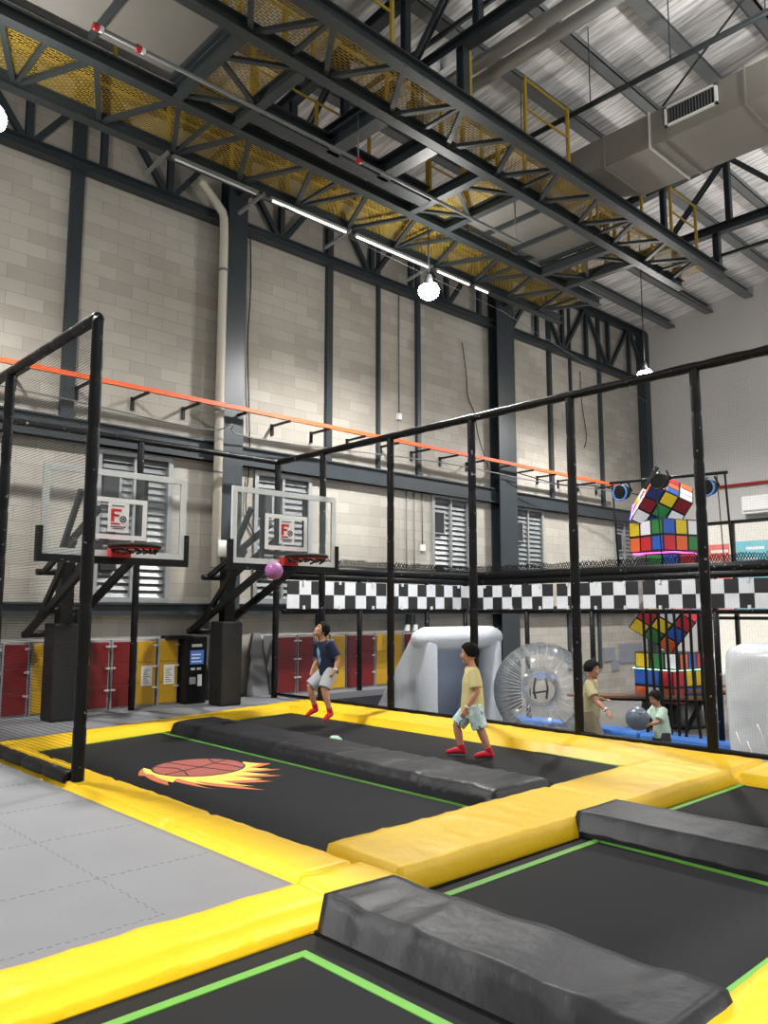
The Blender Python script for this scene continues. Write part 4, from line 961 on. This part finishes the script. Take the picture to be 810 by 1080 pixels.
def limb(mb, pts, rs, n=14): mb.loft(pts, [(r, r) if not isinstance(r, tuple) else r for r in rs], n, round_ends=True)
def hand(mb, wrist, d, palm_n, k, curl=.5, thumb=1):
    """palm plus five separate fingers; d = direction of the fingers, palm_n = palm normal (fingers curl towards it)"""
    d = V(*d).normalized(); nrm = V(*palm_n); nrm = (nrm-d*nrm.dot(d)).normalized(); sd = d.cross(nrm)*thumb; w_ = V(*wrist)
    mb.loft([w_-d*.01*k, w_+d*.03*k, w_+d*.068*k], [(.021*k, .015*k), (.030*k, .014*k), (.031*k, .012*k)], 12, side=sd, round_ends=True)
    for i, (o_, l) in enumerate(((.024, .056), (.008, .064), (-.008, .060), (-.024, .046))):
        p0 = w_+d*.062*k+sd*o_*k; a = d; p = [p0]
        for s in range(3):
            a = (a*math.cos(curl*.6)+nrm*math.sin(curl*.6)).normalized() if s else (d*math.cos(curl*.35)+nrm*math.sin(curl*.35)+sd*o_*3).normalized()
            p.append(p[-1]+a*(l*k/3))
        limb(mb, p, [.0085*k, .0082*k, .0075*k, .0065*k], 8)
    t0 = w_+d*.018*k+sd*.024*k; a = (d*.7+sd*.62+nrm*.3).normalized(); b = (d*.9+sd*.15+nrm*.4).normalized()
    limb(mb, [t0, t0+a*.028*k, t0+a*.028*k+b*.026*k], [.011*k, .0095*k, .0075*k], 8)
def person(label, loc, yaw, J, shirt_m, short_m, sock_m, hair_m=HAIR, wrist=None, seed=1, skin=SKIN, sleeve=.55, hemcut=None, kid=1.0):
    """J: joints in the root's frame (x ahead, y left, z up). wrist: None or 'l'/'r' band"""
    t = thing('person', label, 'person', loc, (0, 0, yaw)); k = J.get('k', 1.0)
    g = lambda n: V(*J[n])
    hip, chest, neck, head = g('hip'), g('chest'), g('neck'), g('head')
    lf = (g('legl')-g('legr')).normalized(); sl = (g('sl')-g('sr')).normalized()
    hd = V(*J['look']).normalized(); hup = V(*J.get('hup', (0, 0, 1))); hl_ = hup.cross(hd).normalized(); hup = hd.cross(hl_)
    HM = Matrix((hd, hl_, hup)).transposed()
    b = MB()
    # torso and neck
    b.loft([hip-V(0, 0, .05*k), hip+V(0, 0, .04*k), hip.lerp(chest, .5), chest, chest.lerp(neck, .65), neck], [(.105*k, .082*k), (.115*k, .085*k), (.108*k, .078*k), (.128*k, .088*k), (.10*k, .07*k), (.048*k, .048*k)], 20, side=sl, round_ends=True)
    limb(b, [neck-V(0, 0, .03*k), neck.lerp(head, .55)], [.047*k, .043*k])
    # head: skull, jaw, nose, ears, lips
    b.ell(head+HM @ V(-.008, 0, .022)*k, (.098*k, .078*k, .096*k), HM, 22, 14)
    b.ell(head+HM @ V(.022, 0, -.048)*k, (.066*k, .06*k, .066*k), HM, 18, 12)
    b.ell(head+HM @ V(.06, 0, -.098)*k, (.022*k, .026*k, .018*k), HM, 12, 8)
    b.loft([head+HM @ V(.084, 0, .012)*k, head+HM @ V(.09, 0, -.012)*k, head+HM @ V(.096, 0, -.032)*k], [(.008*k, .01*k), (.011*k, .013*k), (.014*k, .017*k)], 10, side=hd, round_ends=True)
    for s in (-1, 1):
        b.ell(head+HM @ V(-.008, s*.08, -.012)*k, (.02*k, .011*k, .03*k), HM, 12, 8)
        b.ell(head+HM @ V(.068, s*.034, -.03)*k, (.024*k, .024*k, .026*k), HM, 12, 8)
    b.ell(head+HM @ V(.083, 0, -.062)*k, (.012*k, .024*k, .009*k), HM, 12, 8)
    # arms, hands
    for s in 'lr':
        S_, E2, W2 = g('s'+s), g('e'+s), g('w'+s)
        limb(b, [chest.lerp(S_, .6), S_, S_.lerp(E2, .5), E2, E2.lerp(W2, .35), W2], [.05*k, .05*k, .042*k, .035*k, .036*k, .024*k])
        hand(b, W2, J['h'+s][0], J['h'+s][1], k*1.0, J['h'+s][2] if len(J['h'+s]) > 2 else .5, -1 if s == 'r' else 1)
    # legs, feet
    for s in 'lr':
        Hp, K, A, T = g('leg'+s), g('k'+s), g('a'+s), g('t'+s)
        limb(b, [Hp, Hp.lerp(K, .4), K, K.lerp(A, .3), A], [.078*k, .072*k, .052*k, .053*k, .034*k])
        d = (T-A); d.z = 0; d = d.normalized(); up = V(0, 0, 1)
        heel = V(*J['heel'+s]) if 'heel'+s in J else A+V(0, 0, -.03*k)-d*.03*k
        limb(b, [A, heel.lerp(A, .3)], [.034*k, .034*k]); limb(b, [heel, heel.lerp(T, .5)+V(0, 0, .012*k), T], [.03*k, .034*k, .022*k])
    put('body', remesh(b, .0062*k, 2), skin, t)
    # eyes, brows, mouth
    m = MB()
    for s in (-1, 1): m.ell(head+HM @ V(.0795, s*.033, .0)*k, (.0075*k, .012*k, .006*k), HM, 12, 8)
    m.build('eyes', WHITE, t, local=True)
    m = MB()
    for s in (-1, 1): m.ell(head+HM @ V(.0845, s*.033, .0)*k, (.005*k, .0075*k, .007*k), HM, 10, 8)
    m.build('pupils', hair_m, t, local=True)
    m = MB()
    for s in (-1, 1): m.ell(head+HM @ V(.083, s*.034, .024)*k, (.008*k, .018*k, .004*k), HM, 10, 6)
    m.build('eyebrows', hair_m, t, local=True)
    MB().ell(head+HM @ V(.091, 0, -.062)*k, (.006*k, .02*k, .005*k), HM, 12, 6).build('lips', mat('lips', (170, 92, 84), .5), t, local=True)
    # hair: a cap that dips inside the skull over the face
    def hf(d):
        face = d.x*.85-d.z*.62; nz_ = noise.noise(V(d.x*7+seed, d.y*7, d.z*7))*.08+noise.noise(V(d.x*16, d.y*16+seed, d.z*16))*.08
        fr = .50+.10*noise.noise(V(d.y*7+seed, 0, 0))
        neckcut = d.z < -.52
        return .80 if (face > fr and d.z < .72) or neckcut else 1.17+nz_
    m = MB(); m.ell(head+HM @ V(-.008, 0, .024)*k, (.102*k, .083*k, .102*k), HM, 48, 30, hf)
    put('hair', remesh(m, .006*k, 1), hair_m, t)
    # shirt: torso shell and sleeves
    m = MB(); hb = hip-V(0, 0, .06*k)
    m.loft([hb, hip.lerp(chest, .25), hip.lerp(chest, .6), chest, chest.lerp(neck, .5), neck-V(0, 0, .012*k)], [(.152*k, .142*k), (.147*k, .138*k), (.144*k, .126*k), (.15*k, .122*k), (.128*k, .098*k), (.06*k, .06*k)], 28, side=sl)
    for s in 'lr':
        S_, E2 = g('s'+s), g('e'+s); m.loft([chest.lerp(S_, .55)+V(0, 0, .02*k), S_+V(0, 0, .005*k), S_.lerp(E2, .45), S_.lerp(E2, sleeve+.22)], [(.064*k,)*2, (.07*k,)*2, (.074*k,)*2, (.08*k,)*2], 18)
    put('shirt', remesh(m, .009*k, 2), shirt_m, t)
    # shorts
    m = MB(); m.loft([hip-V(0, 0, .13*k), hip-V(0, 0, .04*k), hip+V(0, 0, .06*k)], [(.125*k, .118*k), (.138*k, .122*k), (.126*k, .11*k)], 24, side=lf, round_ends=False)
    for s in 'lr':
        Hp, K = g('leg'+s), g('k'+s); c_ = J.get('hem', .96)
        m.loft([Hp+V(0, 0, .05*k), Hp.lerp(K, .25), Hp.lerp(K, .65), Hp.lerp(K, c_)], [(.092*k,)*2, (.1*k,)*2, (.098*k,)*2, (.098*k,)*2], 20)
    put('shorts', remesh(m, .009*k, 2), short_m, t)
    if sock_m:
        for s in 'lr':
            A, T = g('a'+s), g('t'+s); d = (T-A); d.z = 0; d.normalize(); heel = V(*J['heel'+s]) if 'heel'+s in J else A+V(0, 0, -.03*k)-d*.03*k
            m = MB(); ank = g('k'+s).lerp(A, .86)
            m.loft([ank, A, heel.lerp(A, .3)], [(.044*k,)*2, (.042*k,)*2, (.04*k,)*2], 16); limb(m, [heel, heel.lerp(T, .5)+V(0, 0, .014*k), T], [.036*k, (.038*k, .042*k), .028*k], 16)
            put('sock', remesh(m, .007*k, 1), sock_m, t)
    if wrist:
        W2, E2 = g('w'+wrist), g('e'+wrist); a = E2.lerp(W2, .90); q_ = (W2-E2).normalized()
        MB().loft([a-q_*.011, a+q_*.011], [(.031*k,)*2]*2, 18).build('wristband', WHITE, t, local=True)
    return t
def cloth(name, c1, c2, lo, hi, scale, rough=.85):
    m = mat(name, c1, rough, 0, .03, 12); nt = m.node_tree; L = nt.links.new; b = nt.nodes['Principled BSDF']
    vz = nt.nodes.new('ShaderNodeTexNoise'); vz.inputs['Scale'].default_value = scale; vz.inputs['Distortion'].default_value = 1.2; vz.inputs['Detail'].default_value = 2
    tc = nt.nodes.new('ShaderNodeTexCoord'); L(tc.outputs['Object'], vz.inputs['Vector'])
    rp = nt.nodes.new('ShaderNodeValToRGB'); rp.color_ramp.elements[0].position = lo; rp.color_ramp.elements[1].position = hi
    rp.color_ramp.elements[0].color = (*lin(c1), 1); rp.color_ramp.elements[1].color = (*lin(c2), 1)
    e = rp.color_ramp.elements.new(hi+.1); e.color = (*lin((110, 140, 150)), 1); rp.color_ramp.interpolation = 'CONSTANT'
    L(vz.outputs['Fac'], rp.inputs[0]); L(rp.outputs[0], b.inputs['Base Color'])
    return m
def printed(name, base, ink_, c, r):
    """shirt cloth with one printed oval patch at c (root frame)"""
    m = mat(name, base, .85, 0, .04, 10); nt = m.node_tree; L = nt.links.new; b = nt.nodes['Principled BSDF']
    tc = nt.nodes.new('ShaderNodeTexCoord'); mp = nt.nodes.new('ShaderNodeMapping'); mp.vector_type = 'POINT'
    mp.inputs['Scale'].default_value = (1/r[0], 1/r[1], 1/r[2]); mp.inputs['Location'].default_value = (-c[0]/r[0], -c[1]/r[1], -c[2]/r[2])
    L(tc.outputs['Object'], mp.inputs[0]); ln = nt.nodes.new('ShaderNodeVectorMath'); ln.operation = 'LENGTH'; L(mp.outputs[0], ln.inputs[0])
    lt = nt.nodes.new('ShaderNodeMath'); lt.operation = 'LESS_THAN'; lt.inputs[1].default_value = 1; L(ln.outputs['Value'], lt.inputs[0])
    nz = nt.nodes.new('ShaderNodeTexNoise'); nz.inputs['Scale'].default_value = 26; L(tc.outputs['Object'], nz.inputs['Vector'])
    gt = nt.nodes.new('ShaderNodeMath'); gt.operation = 'GREATER_THAN'; gt.inputs[1].default_value = .44; L(nz.outputs['Fac'], gt.inputs[0])
    mu = nt.nodes.new('ShaderNodeMath'); mu.operation = 'MULTIPLY'; L(lt.outputs[0], mu.inputs[0]); L(gt.outputs[0], mu.inputs[1])
    mx = nt.nodes.new('ShaderNodeMix'); mx.data_type = 'RGBA'; mx.inputs[6].default_value = (*lin(base), 1); mx.inputs[7].default_value = (*lin(ink_), 1)
    L(mu.outputs[0], mx.inputs[0]); L(mx.outputs[2], b.inputs['Base Color'])
    return m
LEFT = math.atan2(.686, -.728)        # heading that looks to the picture's left
# boy in yellow walking to the left (left arm and left leg nearer)
J = dict(k=1.02, hip=(0, 0, .60), chest=(-.0, 0, .90), neck=(.0, 0, 1.09), head=(.035, 0, 1.235), look=(1, -.05, .02),
         sl=(-.005, .155, 1.02), sr=(.01, -.155, 1.02), el=(-.03, .20, .79), wl=(.10, .20, .595), er=(-.02, -.2, .79), wr=(.08, -.2, .60),
         legl=(-.01, .075, .58), legr=(.01, -.075, .58), kl=(-.085, .08, .335), al=(-.185, .08, .09), tl=(-.03, .085, .03), heell=(-.21, .08, .04),
         kr=(.19, -.08, .36), ar=(.135, -.08, .10), tr=(.30, -.085, .045), heelr=(.11, -.08, .055), hem=.93,
         hl=((.45, 0, -1), (0, -1, 0), .5), hr=((.4, 0, -1), (0, 1, 0), .5))
person('boy in pale yellow shirt and patterned aqua shorts walking on the trampoline', (7.17, 6.12, ZB), LEFT, J, mat('yellow_cotton', (222, 210, 150), .85, 0, .04, 9, .2, 30),
       cloth('aqua_leaf_cotton', (190, 222, 224), (226, 238, 238), .38, .5, 13), SOCK, wrist='l', seed=3).scale = (.94, .94, .94)
# boy in navy jumping, looking up at the ball
J = dict(k=1.0, hip=(-.10, 0, .79), chest=(-.04, 0, 1.08), neck=(.01, 0, 1.235), head=(.03, 0, 1.37), look=(.80, .15, .58), hup=(-.5, 0, .85),
         sl=(-.06, .15, 1.17), sr=(.03, -.15, 1.17), el=(-.16, .19, .95), wl=(-.10, .24, .795), er=(.0, -.2, .94), wr=(.1, -.16, .80),
         legl=(-.10, .075, .77), legr=(-.09, -.075, .77), kl=(.02, .12, .53), al=(-.06, .14, .22), tl=(.035, .19, .10), heell=(-.085, .135, .17),
         kr=(.16, -.11, .55), ar=(.07, -.12, .265), tr=(.19, -.12, .14), heelr=(.05, -.12, .21), hem=.95,
         hl=((.5, 0, -.8), (.6, -.8, 0), .7), hr=((.3, .3, -.9), (0, 1, 0), .5))
person('boy in navy shirt and grey shorts jumping below the right hoop', (7.52, 9.3, ZB), LEFT+.45, J, printed('navy_cotton', (22, 32, 58), (130, 175, 215), (.07, .0, 1.0), (.09, .055, .13)),
       mat('grey_cotton', (186, 192, 194), .85, 0, .04, 9), SOCK, seed=9, wrist='l')
# two boys on the lower court
SK2 = mat('skin_tan', (176, 124, 98), .55, 0, .03, 20)
J = dict(k=1.18, hip=(0, 0, .86), chest=(.02, 0, 1.17), neck=(.03, 0, 1.39), head=(.06, 0, 1.545), look=(1, -.15, -.05),
         sl=(.02, .185, 1.31), sr=(.04, -.185, 1.30), el=(.02, .24, 1.06), wl=(.2, .12, 1.05), er=(.16, -.28, 1.08), wr=(.36, -.36, .93),
         legl=(0, .085, .83), legr=(0, -.085, .83), kl=(-.04, .10, .46), al=(-.12, .10, .09), tl=(.06, .11, .03), kr=(.14, -.10, .47), ar=(.10, -.10, .1), tr=(.27, -.11, .04), hem=.95,
         hl=((.9, -.4, .1), (0, 0, -1), .5), hr=((.7, -.3, -.6), (0, .4, -.9), .3))
person('boy in khaki shirt and shorts reaching towards the grey ball on the lower court', (11.7, 7.45, ZL), LEFT+PI-.5, J, mat('khaki_cotton', (166, 158, 120), .85, 0, .04, 9), mat('dark_khaki_cotton', (128, 118, 94), .85, 0, .04, 9), SOCK, wrist='r', seed=5, skin=SK2)
J = dict(k=1.05, hip=(0, 0, .58), chest=(.03, 0, .86), neck=(.06, 0, 1.04), head=(.10, 0, 1.17), look=(1, .1, -.25),
         sl=(.05, .16, .98), sr=(.05, -.16, .98), el=(.16, .19, .80), wl=(.30, .15, .76), er=(.17, -.19, .80), wr=(.30, -.15, .76),
         legl=(0, .08, .56), legr=(0, -.08, .56), kl=(.02, .09, .31), al=(-.1, .09, .08), tl=(.05, .1, .03), kr=(.08, -.09, .31), ar=(.0, -.09, .08), tr=(.15, -.1, .03), hem=.95,
         hl=((1, -.1, 0), (0, -1, 0), .25), hr=((1, .1, 0), (0, 1, 0), .25))
kx, ky = 12.3, 6.5
person('small boy in mint shirt holding a grey ball on the lower court', (kx, ky, ZL), LEFT+.15, J, mat('mint_cotton', (188, 212, 194), .85, 0, .04, 9), mat('charcoal_cotton', (46, 50, 58), .85, 0, .04, 9), SOCK, seed=6, skin=SK2).scale = (.94, .94, .94)
hx, hy = math.cos(LEFT+.15), math.sin(LEFT+.15)
playball(kx+hx*.42, ky+hy*.42, ZL+.79, .19, mat('grey_ball', (92, 102, 116), .3, 0, .05, 4), 'grey ball held by the small boy in mint')
bpy.context.view_layer.update()
